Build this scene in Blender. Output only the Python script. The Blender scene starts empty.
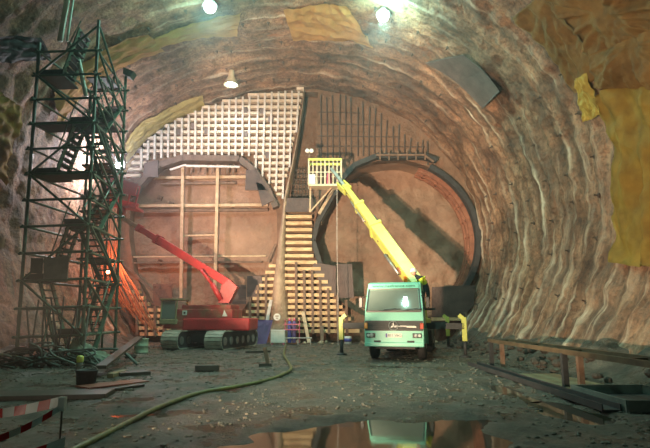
import bpy, bmesh, math, random
from mathutils import Vector, Matrix, noise as mnoise
random.seed(7)
scene = bpy.context.scene
COL = scene.collection
PI = math.pi

# ------------------------------------------------------------------ camera model
TH = math.radians(10.3); FPX = 505.0; EYE = 1.65
_c, _s = math.cos(TH), math.sin(TH)
def ray(px, py):
    u = (px-325)/FPX; v = (224-py)/FPX
    return u, _c - v*_s, _s + v*_c
def at(px, py, Y):
    u, y, z = ray(px, py); t = Y/y
    return Vector((u*t, Y, EYE + z*t))
def gnd(px, py, z0=0.0):
    u, y, z = ray(px, py); t = (z0-EYE)/z
    return Vector((u*t, y*t, z0))
CX, CZ, RA, RB = -2.0, 6.5, 12.5, 11.0         # the cavern's elliptical section
def lin(px, py):
    u, y, z = ray(px, py)
    a = (u/RA)**2+(z/RB)**2; b = 2*(u*-CX/RA**2+z*(EYE-CZ)/RB**2); cc = (CX/RA)**2+((EYE-CZ)/RB)**2-1
    t = (-b+math.sqrt(b*b-4*a*cc))/2/a
    return y*t, math.atan2((EYE+z*t-CZ)/RB, (u*t-CX)/RA)   # (Y, phi)
def lpt(Y, phi, off=0.0):
    off -= .75*math.exp(-((phi-2.48)/.38)**2)          # the left shoulder was dug wider
    return Vector((CX+(RA-off)*math.cos(phi), Y, CZ+(RB-off)*math.sin(phi)))

cam = bpy.data.cameras.new('camera'); camo = bpy.data.objects.new('camera', cam); COL.objects.link(camo)
cam.sensor_width = 36.0; cam.lens = FPX*36/650; cam.clip_end = 200
camo.location = (0, 0, EYE); camo.rotation_euler = (PI/2+TH, 0, 0)
scene.camera = camo

# ------------------------------------------------------------------ materials
def nodes_of(name):
    m = bpy.data.materials.new(name); m.use_nodes = True
    nt = m.node_tree; return m, nt, nt.nodes['Principled BSDF']
def mat(name, c1, c2=None, scale=3.0, rough=0.7, bump=0.0, bscale=None, metal=0.0, detail=5, stretch=None, c3=None, lo=.35, hi=.65, spec=.5):
    m, nt, b = nodes_of(name); N = nt.nodes; L = nt.links
    b.inputs['Roughness'].default_value = rough; b.inputs['Metallic'].default_value = metal
    b.inputs['Specular IOR Level'].default_value = spec
    if c2 is None: c2 = tuple(x*.72 for x in c1)
    tc = N.new('ShaderNodeTexCoord'); mp = N.new('ShaderNodeMapping')
    if stretch: mp.inputs['Scale'].default_value = stretch
    L.new(tc.outputs['Object'], mp.inputs['Vector'])
    nz = N.new('ShaderNodeTexNoise'); nz.inputs['Scale'].default_value = scale; nz.inputs['Detail'].default_value = detail
    nz.inputs['Roughness'].default_value = .62
    L.new(mp.outputs['Vector'], nz.inputs['Vector'])
    cr = N.new('ShaderNodeValToRGB'); e = cr.color_ramp.elements
    e[0].position = lo; e[0].color = (*c2, 1); e[1].position = hi; e[1].color = (*c1, 1)
    if c3: n = e.new(min(.99, hi+.12)); n.color = (*c3, 1)
    L.new(nz.outputs['Fac'], cr.inputs['Fac']); L.new(cr.outputs['Color'], b.inputs['Base Color'])
    if bump:
        n2 = N.new('ShaderNodeTexNoise'); n2.inputs['Scale'].default_value = bscale or scale*4; n2.inputs['Detail'].default_value = 6
        L.new(tc.outputs['Object'], n2.inputs['Vector'])
        bp = N.new('ShaderNodeBump'); bp.inputs['Strength'].default_value = bump; bp.inputs['Distance'].default_value = .1
        L.new(n2.outputs['Fac'], bp.inputs['Height']); L.new(bp.outputs['Normal'], b.inputs['Normal'])
    return m
def glow(name, c, s):
    m, nt, b = nodes_of(name)
    b.inputs['Base Color'].default_value = (*c, 1); b.inputs['Emission Color'].default_value = (*c, 1); b.inputs['Emission Strength'].default_value = s
    return m

def lining_mat():
    m, nt, b = nodes_of('sprayed_concrete_lining'); N = nt.nodes; L = nt.links
    tc = N.new('ShaderNodeTexCoord')
    def noise(sc, det, stretch=(1, 1, 1), ro=.6):
        mp = N.new('ShaderNodeMapping'); mp.inputs['Scale'].default_value = stretch
        L.new(tc.outputs['Object'], mp.inputs['Vector'])
        n = N.new('ShaderNodeTexNoise'); n.inputs['Scale'].default_value = sc; n.inputs['Detail'].default_value = det; n.inputs['Roughness'].default_value = ro
        L.new(mp.outputs['Vector'], n.inputs['Vector']); return n.outputs['Fac']
    def ramp(fac, *stops):
        r = N.new('ShaderNodeValToRGB'); e = r.color_ramp.elements
        e[0].position, e[0].color = stops[0][0], (*stops[0][1], 1); e[1].position, e[1].color = stops[1][0], (*stops[1][1], 1)
        for p, c in stops[2:]:
            x = e.new(p); x.color = (*c, 1)
        L.new(fac, r.inputs['Fac']); return r.outputs['Color']
    def mix(f, a, c, mode='MIX'):
        x = N.new('ShaderNodeMix'); x.data_type = 'RGBA'; x.blend_type = mode
        if hasattr(f, 'links'): L.new(f, x.inputs[0])
        else: x.inputs[0].default_value = f
        L.new(a, x.inputs[6]); L.new(c, x.inputs[7]); return x.outputs[2]
    base = ramp(noise(.55, 8), (.34, (.18, .09, .055)), (.66, (.50, .28, .165)))
    fine = ramp(noise(5, 8, (1, 1, 1), .75), (.36, (.25, .23, .21)), (.56, (1, 1, 1)))
    base = mix(.85, base, fine, 'MULTIPLY')
    blot = ramp(noise(1.6, 7, (1, .8, .6), .7), (.40, (.35, .31, .28)), (.56, (1, 1, 1)))
    base = mix(.6, base, blot, 'MULTIPLY')
    band = ramp(noise(1.0, 5, (.10, 1.5, .10), .6), (.38, (.42, .38, .35)), (.60, (1.0, 1.0, 1.0)))
    base = mix(.75, base, band, 'MULTIPLY')
    # lime runs: streaks that follow the ring joints (narrow along the tunnel, long down the wall)
    attr = N.new('ShaderNodeAttribute'); attr.attribute_name = 'lime'
    st = noise(1.0, 6, (.25, 2.6, .22), .65)
    stc = ramp(st, (.44, (0, 0, 0)), (.62, (1, 1, 1)))
    mul = N.new('ShaderNodeMath'); mul.operation = 'MULTIPLY'
    L.new(stc, mul.inputs[0]); L.new(attr.outputs['Fac'], mul.inputs[1])
    cream = ramp(noise(3, 5), (.3, (.58, .46, .33)), (.7, (.86, .78, .64)))
    col = mix(mul.outputs[0], base, cream)
    rust = ramp(noise(1.0, 5, (.5, 2.2, .35)), (.62, (0, 0, 0)), (.70, (1, 1, 1)))
    rc = N.new('ShaderNodeRGB'); rc.outputs[0].default_value = (.26, .09, .04, 1)
    mm = N.new('ShaderNodeMath'); mm.operation = 'MULTIPLY'; mm.inputs[1].default_value = .7
    L.new(rust, mm.inputs[0]); col = mix(mm.outputs[0], col, rc.outputs[0])
    L.new(col, b.inputs['Base Color']); b.inputs['Roughness'].default_value = .72
    bp = N.new('ShaderNodeBump'); bp.inputs['Strength'].default_value = 1.0; bp.inputs['Distance'].default_value = .22
    L.new(noise(3.2, 9, (1, 1, 1), .68), bp.inputs['Height']); L.new(bp.outputs['Normal'], b.inputs['Normal'])
    return m

def floor_mat():
    m, nt, b = nodes_of('wet_mud'); N = nt.nodes; L = nt.links
    tc = N.new('ShaderNodeTexCoord')
    def noise(sc, det=6, ro=.6):
        n = N.new('ShaderNodeTexNoise'); n.inputs['Scale'].default_value = sc; n.inputs['Detail'].default_value = det; n.inputs['Roughness'].default_value = ro
        L.new(tc.outputs['Object'], n.inputs['Vector']); return n.outputs['Fac']
    r = N.new('ShaderNodeValToRGB'); e = r.color_ramp.elements
    e[0].position, e[0].color = .3, (.05, .048, .04, 1); e[1].position, e[1].color = .7, (.17, .155, .125, 1)
    L.new(noise(1.3, 9, .7), r.inputs['Fac']); 
    f2 = N.new('ShaderNodeValToRGB'); f2.color_ramp.elements[0].position = .35; f2.color_ramp.elements[0].color = (.45, .45, .45, 1); f2.color_ramp.elements[1].position = .6
    L.new(noise(14, 5, .7), f2.inputs['Fac'])
    x = N.new('ShaderNodeMix'); x.data_type = 'RGBA'; x.blend_type = 'MULTIPLY'; x.inputs[0].default_value = .9
    L.new(r.outputs['Color'], x.inputs[6]); L.new(f2.outputs['Color'], x.inputs[7]); L.new(x.outputs[2], b.inputs['Base Color'])
    rr = N.new('ShaderNodeMapRange'); rr.inputs[1].default_value = .38; rr.inputs[2].default_value = .62; rr.inputs[3].default_value = .16; rr.inputs[4].default_value = .72
    L.new(noise(.9, 6), rr.inputs[0]); L.new(rr.outputs[0], b.inputs['Roughness'])
    bp = N.new('ShaderNodeBump'); bp.inputs['Strength'].default_value = 1.0; bp.inputs['Distance'].default_value = .10
    L.new(noise(7, 10, .75), bp.inputs['Height']); L.new(bp.outputs['Normal'], b.inputs['Normal'])
    return m

M = {}
M['lining'] = lining_mat()
M['mud'] = floor_mat()
M['face'] = mat('brown_sprayed_face', (.22, .13, .085), (.14, .08, .052), 1.1, .8, .8, 5)
M['plug'] = mat('brown_heading_plug', (.34, .215, .148), (.22, .13, .088), .6, .75, .9, 4, detail=9)
M['pier'] = mat('grey_brown_pier_concrete', (.46, .34, .24), (.28, .19, .13), 1.5, .8, .9, 6)
M['board'] = mat('pale_timber_boards', (.74, .64, .54), (.54, .43, .33), 2.5, .7, .3, 18, stretch=(1, 1, 3))
M['board2'] = mat('yellow_timber_boards', (.74, .54, .31), (.48, .31, .17), 2.5, .7, .3, 18, stretch=(1, 1, 3))
M['stud'] = mat('grey_timber_posts', (.62, .58, .55), (.42, .37, .34), 3, .7, .2, 15)
M['darkstud'] = mat('brown_timber_posts', (.22, .14, .10), (.12, .075, .05), 3, .75, .2, 15)
M['pale'] = mat('pale_sawn_timber', (.58, .44, .30), (.42, .30, .19), 3, .7, .2, 15)
M['form'] = mat('dark_formwork_steel', (.15, .10, .08), (.085, .055, .045), 2, .6, .3, 8)
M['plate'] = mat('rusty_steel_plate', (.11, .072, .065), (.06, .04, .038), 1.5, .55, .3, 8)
M['rib'] = mat('red_brown_steel_ribs', (.33, .14, .085), (.20, .08, .05), 2, .6, .3, 8)
M['rebar'] = mat('dark_rebar', (.10, .075, .06), (.06, .04, .035), 4, .6)
M['rustrebar'] = mat('rusty_orange_rebar', (.50, .20, .10), (.33, .12, .06), 4, .6)
M['green'] = mat('green_scaffold_paint', (.06, .15, .10), (.03, .08, .055), 4, .45, spec=.6)
M['greend'] = mat('dark_green_deck', (.035, .06, .045), (.02, .035, .028), 4, .6)
M['pvc'] = mat('pale_plastic_pipe', (.55, .68, .58), (.42, .55, .46), 3, .4)
M['grey'] = mat('grey_board', (.16, .19, .17), (.10, .125, .115), 3, .6)
M['red'] = mat('crane_red_paint', (.50, .028, .035), (.34, .03, .03), 1.6, .45, .15, 10, lo=.3, hi=.6)
M['redmud'] = mat('muddy_crane_red_paint', (.36, .04, .042), (.24, .13, .075), 1.4, .6, .2, 10, lo=.32, hi=.55)
M['cabmud'] = mat('muddy_green_cab_panels', (.30, .27, .15), (.19, .17, .09), 2, .6)
M['steel'] = mat('grey_steel', (.36, .36, .34), (.22, .22, .21), 3, .4, metal=.6)
M['shoe'] = mat('dusty_track_shoes', (.42, .40, .34), (.26, .24, .20), 3, .6)
M['black'] = mat('black_rubber', (.025, .025, .027), (.015, .015, .016), 6, .75, .3, 30)
M['dark'] = mat('dark_undercarriage', (.045, .045, .048), (.025, .025, .027), 4, .6)
M['truck'] = mat('mint_green_truck_paint', (.23, .66, .52), (.19, .58, .45), 1.2, .32, lo=.3, hi=.5)
M['grille'] = mat('black_grille_plastic', (.02, .022, .025), (.012, .012, .014), 6, .4)
M['yellow'] = mat('yellow_boom_paint', (.62, .64, .14), (.50, .50, .10), 2, .4, lo=.3, hi=.55)
M['cream'] = mat('cream_basket_paint', (.72, .62, .46), (.58, .46, .32), 3, .5)
M['orange'] = mat('orange_indicator_lens', (.85, .28, .03), (.75, .22, .02), 3, .25)
M['redlens'] = mat('red_indicator_lens', (.62, .07, .03), (.5, .05, .02), 3, .25)
M['chrome'] = mat('chrome', (.42, .43, .43), (.34, .35, .35), 3, .5, metal=.5)
M['white'] = mat('white_paint', (.78, .78, .74), (.66, .66, .62), 4, .45)
M['txt'] = mat('dark_lettering', (.03, .09, .07), (.03, .09, .07), 4, .5)
M['blue'] = mat('blue_paint', (.07, .09, .38), (.05, .06, .28), 4, .5)
M['purple'] = mat('purple_sheeting', (.16, .11, .30), (.10, .07, .21), 2, .5, .3, 8)
M['pink'] = mat('pink_red_paint', (.60, .14, .22), (.45, .09, .14), 4, .5)
M['tarpy'] = mat('ochre_yellow_tarpaulin', (.42, .28, .045), (.27, .165, .025), 1.1, .75, .35, 5)
M['tarpb'] = mat('golden_brown_tarpaulin', (.32, .19, .06), (.18, .10, .03), 1.1, .8, .35, 5)
M['tarpl'] = mat('lemon_tarpaulin', (.64, .52, .12), (.48, .37, .08), 1.5, .75, .3, 5)
M['tarpt'] = mat('tan_tarpaulin', (.56, .32, .11), (.42, .23, .08), 1.0, .8, .35, 4)
M['tarpp'] = mat('pale_yellow_tarpaulin', (.58, .47, .18), (.44, .33, .13), 1.2, .8, .3, 5)
M['gravel'] = mat('muddy_gravel', (.16, .15, .12), (.06, .055, .045), 2, .6)
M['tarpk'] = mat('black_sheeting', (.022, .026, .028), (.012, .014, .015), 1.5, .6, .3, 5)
M['slate'] = mat('grey_blue_sheet', (.19, .145, .135), (.12, .092, .088), 1.2, .85, .3, 5)
M['hose'] = mat('yellow_green_hose', (.15, .17, .045), (.07, .08, .03), 5, .4)
M['timber'] = mat('wet_dark_timber', (.06, .05, .04), (.035, .03, .025), 3, .5)
M['ply'] = mat('dirty_plywood', (.30, .235, .14), (.19, .145, .085), 2, .55, .2, 10)
M['redsheet'] = mat('red_brown_formply', (.30, .085, .05), (.19, .055, .035), 2, .5)
M['sack'] = mat('pale_green_plastic_sheet', (.36, .45, .34), (.24, .31, .23), 3, .5, .3, 8)
M['hivis'] = mat('yellow_hi_vis_cloth', (.80, .85, .06), (.66, .70, .05), 6, .7)
M['navy'] = mat('dark_work_trousers', (.022, .03, .04), (.015, .02, .026), 6, .8)
M['skin'] = mat('skin', (.55, .33, .24), (.48, .28, .20), 8, .6)
M['rusty'] = mat('rusty_dark_steel', (.13, .09, .05), (.07, .045, .025), 3, .6)
M['rubble'] = mat('dark_rubble', (.07, .058, .047), (.04, .032, .026), 3, .8, .6, 10)
m, nt, b = nodes_of('puddle_water')
b.inputs['Base Color'].default_value = (.045, .038, .026, 1); b.inputs['Roughness'].default_value = .05; b.inputs['IOR'].default_value = 1.4
n = nt.nodes.new('ShaderNodeTexNoise'); n.inputs['Scale'].default_value = 2.5
tcw = nt.nodes.new('ShaderNodeTexCoord'); nt.links.new(tcw.outputs['Object'], n.inputs['Vector'])
bp = nt.nodes.new('ShaderNodeBump'); bp.inputs['Strength'].default_value = .05; bp.inputs['Distance'].default_value = .02
nt.links.new(n.outputs['Fac'], bp.inputs['Height']); nt.links.new(bp.outputs['Normal'], b.inputs['Normal'])
M['water'] = m
m, nt, b = nodes_of('windscreen_glass')
b.inputs['Base Color'].default_value = (.20, .27, .25, 1); b.inputs['Roughness'].default_value = .03; b.inputs['Metallic'].default_value = 0; b.inputs['IOR'].default_value = 1.9
b.inputs['Alpha'].default_value = .8
M['glass'] = m
def tape_mat():
    m, nt, b = nodes_of('red_white_tape'); N = nt.nodes; L = nt.links
    uv = N.new('ShaderNodeTexCoord'); sp = N.new('ShaderNodeSeparateXYZ'); L.new(uv.outputs['UV'], sp.inputs[0])
    f = N.new('ShaderNodeMath'); f.operation = 'FRACT'; L.new(sp.outputs[0], f.inputs[0])
    g = N.new('ShaderNodeMath'); g.operation = 'GREATER_THAN'; g.inputs[1].default_value = .5; L.new(f.outputs[0], g.inputs[0])
    x = N.new('ShaderNodeMix'); x.data_type = 'RGBA'; L.new(g.outputs[0], x.inputs[0])
    x.inputs[6].default_value = (.80, .80, .78, 1); x.inputs[7].default_value = (.60, .008, .012, 1)
    L.new(x.outputs[2], b.inputs['Base Color']); b.inputs['Roughness'].default_value = .4
    return m
M['tape'] = tape_mat()

# ------------------------------------------------------------------ object helpers
XF = [Matrix.Identity(4)]                 # frame in which shapes are given
def obj(name, bm, m, parent=None, smooth=False, kind=None):
    me = bpy.data.meshes.new(name)
    bmesh.ops.transform(bm, matrix=XF[0], verts=bm.verts)
    r = parent
    while r is not None and r.parent is not None: r = r.parent
    if r is not None and r.location.length: bmesh.ops.translate(bm, vec=-r.location, verts=bm.verts)
    bmesh.ops.recalc_face_normals(bm, faces=bm.faces)
    bm.to_mesh(me); bm.free()
    if smooth:
        for p in me.polygons: p.use_smooth = True
    me.materials.append(M[m] if isinstance(m, str) else m)
    o = bpy.data.objects.new(name, me); COL.objects.link(o)
    if parent is not None: o.parent = parent
    if kind: o['kind'] = kind
    return o
def center(o):
    """put the origin of a one-mesh thing at the middle of its base"""
    vs = [v.co for v in o.data.vertices]
    c = Vector((sum(v.x for v in vs)/len(vs), sum(v.y for v in vs)/len(vs), min(v.z for v in vs)))
    for v in o.data.vertices: v.co -= c
    o.location = c; return o
def tag(o, label, cat, group=None, kind=None):
    o['label'] = label; o['category'] = cat
    if group: o['group'] = group
    if kind: o['kind'] = kind
    return o
def thing(name, label, cat, loc, group=None):
    o = bpy.data.objects.new(name, None); COL.objects.link(o); o.empty_display_size = .2
    o.location = XF[0] @ Vector(loc); return tag(o, label, cat, group)
def B(): return bmesh.new()
def box(bm, c, s, rot=None, bev=0.0):
    r = bmesh.ops.create_cube(bm, size=1.0); vs = r['verts']
    mtx = Matrix.Translation(Vector(c)) @ (rot.to_4x4() if rot else Matrix.Identity(4)) @ Matrix.Diagonal((*s, 1))
    bmesh.ops.transform(bm, matrix=mtx, verts=vs)
    if bev:
        es = list({e for v in vs for e in v.link_edges})
        bmesh.ops.bevel(bm, geom=es, offset=bev, segments=2, affect='EDGES', profile=.5)
    return bm
def frame(d, up=(0, 0, 1)):
    d = Vector(d).normalized(); up = Vector(up)
    if abs(d.dot(up)) > .98: up = Vector((0, 1, 0))
    x = up.cross(d).normalized(); y = d.cross(x)
    return Matrix((x, y, d)).transposed()
def beam(bm, a, b_, w, h=None, up=(0, 0, 1), bev=0.0):
    a, b_ = Vector(a), Vector(b_)
    return box(bm, (a+b_)/2, (w, h or w, (b_-a).length), frame(b_-a, up), bev)
def rod(bm, a, b_, r, n=8, r2=None):
    a, b_ = Vector(a), Vector(b_); q = bmesh.ops.create_cone(bm, cap_ends=True, segments=n, radius1=r, radius2=r if r2 is None else r2, depth=(b_-a).length)
    bmesh.ops.transform(bm, matrix=Matrix.Translation((a+b_)/2) @ frame(b_-a).to_4x4(), verts=q['verts']); return bm
def tube(bm, pts, r, n=6, closed=False):
    pts = [Vector(p) for p in pts]; rings = []
    prev = None
    for i, p in enumerate(pts):
        d = pts[min(i+1, len(pts)-1)]-pts[max(i-1, 0)]
        f = frame(d)
        if prev is not None and f.col[0].dot(prev) < 0 and abs(f.col[0].dot(prev)) > .3: pass
        prev = f.col[0].copy()
        rings.append([bm.verts.new(p+f @ Vector((r*math.cos(2*PI*k/n), r*math.sin(2*PI*k/n), 0))) for k in range(n)])
    for a, b_ in zip(rings, rings[1:]):
        for k in range(n): bm.faces.new((a[k], a[(k+1) % n], b_[(k+1) % n], b_[k]))
    bm.faces.new(rings[0]); bm.faces.new(rings[-1]); return bm
def smooth_path(pts, n=6):
    pts = [Vector(p) for p in pts]; out = []
    P = [pts[0]]+pts+[pts[-1]]
    for i in range(1, len(P)-2):
        a, b_, c, d = P[i-1:i+3]
        for k in range(n):
            t = k/n
            out.append(.5*((2*b_)+(c-a)*t+(2*a-5*b_+4*c-d)*t*t+(3*b_-a-3*c+d)*t**3))
    return out+[pts[-1]]
def prism(bm, pts, vec):
    """polygon (list of 3D points) pushed along vec"""
    vec = Vector(vec); a = [bm.verts.new(Vector(p)) for p in pts]; b_ = [bm.verts.new(Vector(p)+vec) for p in pts]
    bm.faces.new(a); bm.faces.new(b_[::-1]); n = len(a)
    for i in range(n): bm.faces.new((a[i], b_[i], b_[(i+1) % n], a[(i+1) % n]))
    return bm
def lathe(bm, prof, o=(0, 0, 0), n=16, axis=None):
    R = frame(axis).to_4x4() if axis else Matrix.Identity(4)
    T = Matrix.Translation(Vector(o)) @ R; rings = []
    for r, z in prof: rings.append([bm.verts.new(T @ Vector((max(r, 1e-4)*math.cos(2*PI*k/n), max(r, 1e-4)*math.sin(2*PI*k/n), z))) for k in range(n)])
    for a, b_ in zip(rings, rings[1:]):
        for k in range(n): bm.faces.new((a[k], a[(k+1) % n], b_[(k+1) % n], b_[k]))
    bm.faces.new(rings[0]); bm.faces.new(rings[-1][::-1]); return bm
def fp(px, py, Y): return at(px, py, Y)
def text_bm(s, size, depth=.005):
    cu = bpy.data.curves.new('t', 'FONT'); cu.body = s; cu.size = size; cu.extrude = depth; cu.align_x = 'CENTER'; cu.align_y = 'CENTER'
    o = bpy.data.objects.new('t', cu); COL.objects.link(o); dg = bpy.context.evaluated_depsgraph_get()
    me = bpy.data.meshes.new_from_object(o.evaluated_get(dg)); bm = B(); bm.from_mesh(me)
    bpy.data.objects.remove(o); bpy.data.meshes.remove(me); return bm
def plate_holes(outer, holes, y0, y1):
    """flat wall in the XZ plane with holes, from y0 (front) to y1 (back)"""
    cu = bpy.data.curves.new('p', 'CURVE'); cu.dimensions = '2D'; cu.fill_mode = 'BOTH'; cu.extrude = (y1-y0)/2
    for poly in [outer]+holes:
        s = cu.splines.new('POLY'); s.points.add(len(poly)-1)
        for p, q in zip(s.points, poly): p.co = (q[0], q[1], 0, 1)
        s.use_cyclic_u = True
    o = bpy.data.objects.new('p', cu); COL.objects.link(o); dg = bpy.context.evaluated_depsgraph_get()
    me = bpy.data.meshes.new_from_object(o.evaluated_get(dg)); bm = B(); bm.from_mesh(me)
    bpy.data.objects.remove(o); bpy.data.meshes.remove(me)
    bmesh.ops.transform(bm, matrix=Matrix.Translation((0, (y0+y1)/2, 0)) @ Matrix.Rotation(PI/2, 4, 'X'), verts=bm.verts)
    return bm
def fbm(p, oct=4):
    return mnoise.fractal(Vector(p), 1.0, 2.0, oct)

# ------------------------------------------------------------------ setting: lining
FACE_Y = 33.6
def ring_disp(Y, phi, p):
    """how far the sprayed surface stands in from the ideal ellipse"""
    w = .35*mnoise.noise(Vector((phi*1.6, Y*.12, 3)))+.12*mnoise.noise(Vector((phi*6, Y*.4, 7)))
    k = (Y+w*1.2)/1.05
    f = k-math.floor(k)
    ridge = max(0, 1-abs(f-.5)/.5)**1.6
    amp = .07+.10*max(0, mnoise.noise(Vector((math.floor(k)*3.1, phi*1.2, 8)))+.2)
    if math.cos(phi) > 0: amp += .07*max(0, min(1, (.75-math.sin(phi))/.6))
    return amp*ridge+.13*fbm(p*.35, 3)+.14*fbm(p*1.3, 4), f
def lining(name, pa, pb, n, ystep=.13, y0=-10.0):
    bm = B(); ly = bm.verts.layers.float.new('lime')
    ys = []
    y = y0
    while y < FACE_Y+.2:
        ys.append(y); y += ystep if y > 9 else .6
    grid = []
    for y in ys:
        row = []
        for j in range(n+1):
            phi = pa+(pb-pa)*j/n; p = lpt(y, phi)
            d, f = ring_disp(y, phi, p)
            v = bm.verts.new(lpt(y, phi, d))
            low = max(0, min(1, (.38-math.sin(phi))/.5)) if math.cos(phi) > 0 else .12
            edge = max(0, 1-abs(f-.42)/.22)
            thin = max(0, 1-abs(f-.45)/.12)
            v[ly] = min(1, low*(.12+1.0*edge*max(0, .55+.9*mnoise.noise(Vector((phi*3, math.floor((y+.3)/1.05)*2.7, 4)))))+1.1*thin*max(0, .25+1.3*mnoise.noise(Vector((phi*2.3, y*.9, 1)))))
            row.append(v)
        grid.append(row)
    for a, b_ in zip(grid, grid[1:]):
        for j in range(n): bm.faces.new((a[j], a[j+1], b_[j+1], b_[j]))
    return obj(name, bm, 'lining', smooth=True, kind='structure')
D = math.radians
wall_right = lining('wall_right', D(-40), D(28), 90)
ceiling = lining('ceiling', D(28), D(152), 110)
wall_left = lining('wall_left', D(152), D(220), 80, .16)

# steel face plates of rock bolts scattered over the lining
def bolts(parent, spots):
    for Y, phi in spots:
        p = lpt(Y, phi); d, _ = ring_disp(Y, phi, p)
        n = Vector((-math.cos(phi)/RA, 0, -math.sin(phi)/RB)).normalized(); q = lpt(Y, phi, d-.02)
        bm = B(); rod(bm, q-n*.1, q+n*.05, .09, 7); rod(bm, q+n*.05, q+n*.20, .028, 6)
        obj('rock_bolt', bm, 'rebar', parent)
rb = random.Random(5)
bolts(ceiling, [(23.2+1.05*2*i+rb.uniform(-.3, .3), D(a)+rb.uniform(-.05, .05)) for i in range(5) for a in range(48, 146, 7)])
bolts(wall_right, [(18.6+2.1*i+rb.uniform(-.3, .3), D(a)+rb.uniform(-.06, .06)) for i in range(7) for a in range(-22, 27, 9)])

# ------------------------------------------------------------------ setting: floor
puddles = [(.55, 7.35, 2.35, 1.25, .42), (4.15, 12.0, .35, 1.3, 0), (4.35, 9.3, .5, 1.1, 0), (2.4, 17.3, 1.7, .6, 0), (-3.3, 9.2, .5, .3, 0), (-1.2, 16.3, .7, .22, 0)]
def pud(p, x, y):
    a, b_, rx, ry, ro = p; dx, dy = x-a, y-b_; c, s = math.cos(ro), math.sin(ro)
    return math.hypot((dx*c+dy*s)/rx, (-dx*s+dy*c)/ry)
def floor_z(x, y):
    z = .05*fbm((x*.45, y*.45, 0), 3)+.028*fbm((x*1.8, y*1.8, 5), 5)
    for pu in puddles:
        q = pud(pu, x, y)+.36*fbm((x*.9, y*.9, 9), 5)
        if q < 1.25: z = z*(.5+.5*max(0, min(1, (q-.7)/.5)))-.085*max(0, min(1, (1.2-q)/.5))
    e = max(0, min(1, (x-6.7)/1.8)); z += e*e*(.75+.35*fbm((x*.8, y*.8, 2), 4)) if y < 32.5 else 0
    e = max(0, min(1, (-10.9-x)/1.5)); z += e*e*(.55+.3*fbm((x*.9, y*.9, 2), 4))
    return z
bm = B(); grid = []
xs = [-13.2+.12*i for i in range(int(22.7/.12)+1)]; ys = [1.0+.11*i for i in range(int(33.3/.11)+1)]
for y in ys: grid.append([bm.verts.new((x, y, floor_z(x, y))) for x in xs])
for a, b_ in zip(grid, grid[1:]):
    for j in range(len(xs)-1): bm.faces.new((a[j], a[j+1], b_[j+1], b_[j]))
# coarse continuation behind the viewpoint
va = [bm.verts.new((xs[0], -10, 0)), bm.verts.new((xs[-1], -10, 0))]
bm.faces.new((va[0], va[1], grid[0][-1], grid[0][0]))
obj('floor', bm, 'mud', smooth=True, kind='structure')
tb_ = B(); bmesh.ops.create_icosphere(tb_, subdivisions=1, radius=1); tv = [v.co.copy() for v in tb_.verts]; tf = [[v.index for v in f.verts] for f in tb_.faces]; tb_.free()
rg = random.Random(21); gv, gf = [], []
for k in range(5200):
    y = 3.2+27*rg.random()**1.7; x = rg.uniform(-min(10.5, 1.5+y*.7), min(7.0, 1.5+y*.66)); r = rg.uniform(.010, .034)*(1+y*.03)
    if pud(puddles[0], x, y) < 1.1: continue
    mt = Matrix.Translation((x, y, floor_z(x, y)+r*.2)) @ Matrix.Rotation(rg.uniform(0, 6), 4, 'Z') @ Matrix.Diagonal((r*rg.uniform(.7, 1.6), r, r*.6, 1))
    n0 = len(gv); gv += [mt @ v for v in tv]; gf += [[n0+i for i in f] for f in tf]
me = bpy.data.meshes.new('gravel'); me.from_pydata([tuple(v) for v in gv], [], gf); bm = B(); bm.from_mesh(me); bpy.data.meshes.remove(me)
tag(obj('gravel', bm, 'gravel'), 'small gravel and mud clods strewn over the floor', 'gravel', None, 'stuff')
plab = ['broad shallow puddle in the foreground mirroring the truck', 'narrow puddle on the right beside the trestle',
        'small puddle at the right foreground near the steel trough', 'dark puddle just in front of the truck tyres',
        'tiny puddle left of the broad foreground puddle', 'thin wet strip by the bend of the hose']
for (a, b_, rx, ry, ro), lb in zip(puddles, plab):
    bm = B(); k = 40; vs = []
    for i in range(k):
        u, v = rx*1.22*math.cos(2*PI*i/k), ry*1.22*math.sin(2*PI*i/k)
        vs.append(bm.verts.new((a+u*math.cos(ro)-v*math.sin(ro), b_+u*math.sin(ro)+v*math.cos(ro), -.045)))
    bm.faces.new(vs); o = obj('puddle', bm, 'water'); tag(o, lb, 'puddle', 'puddles on the muddy floor', 'stuff')

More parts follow.
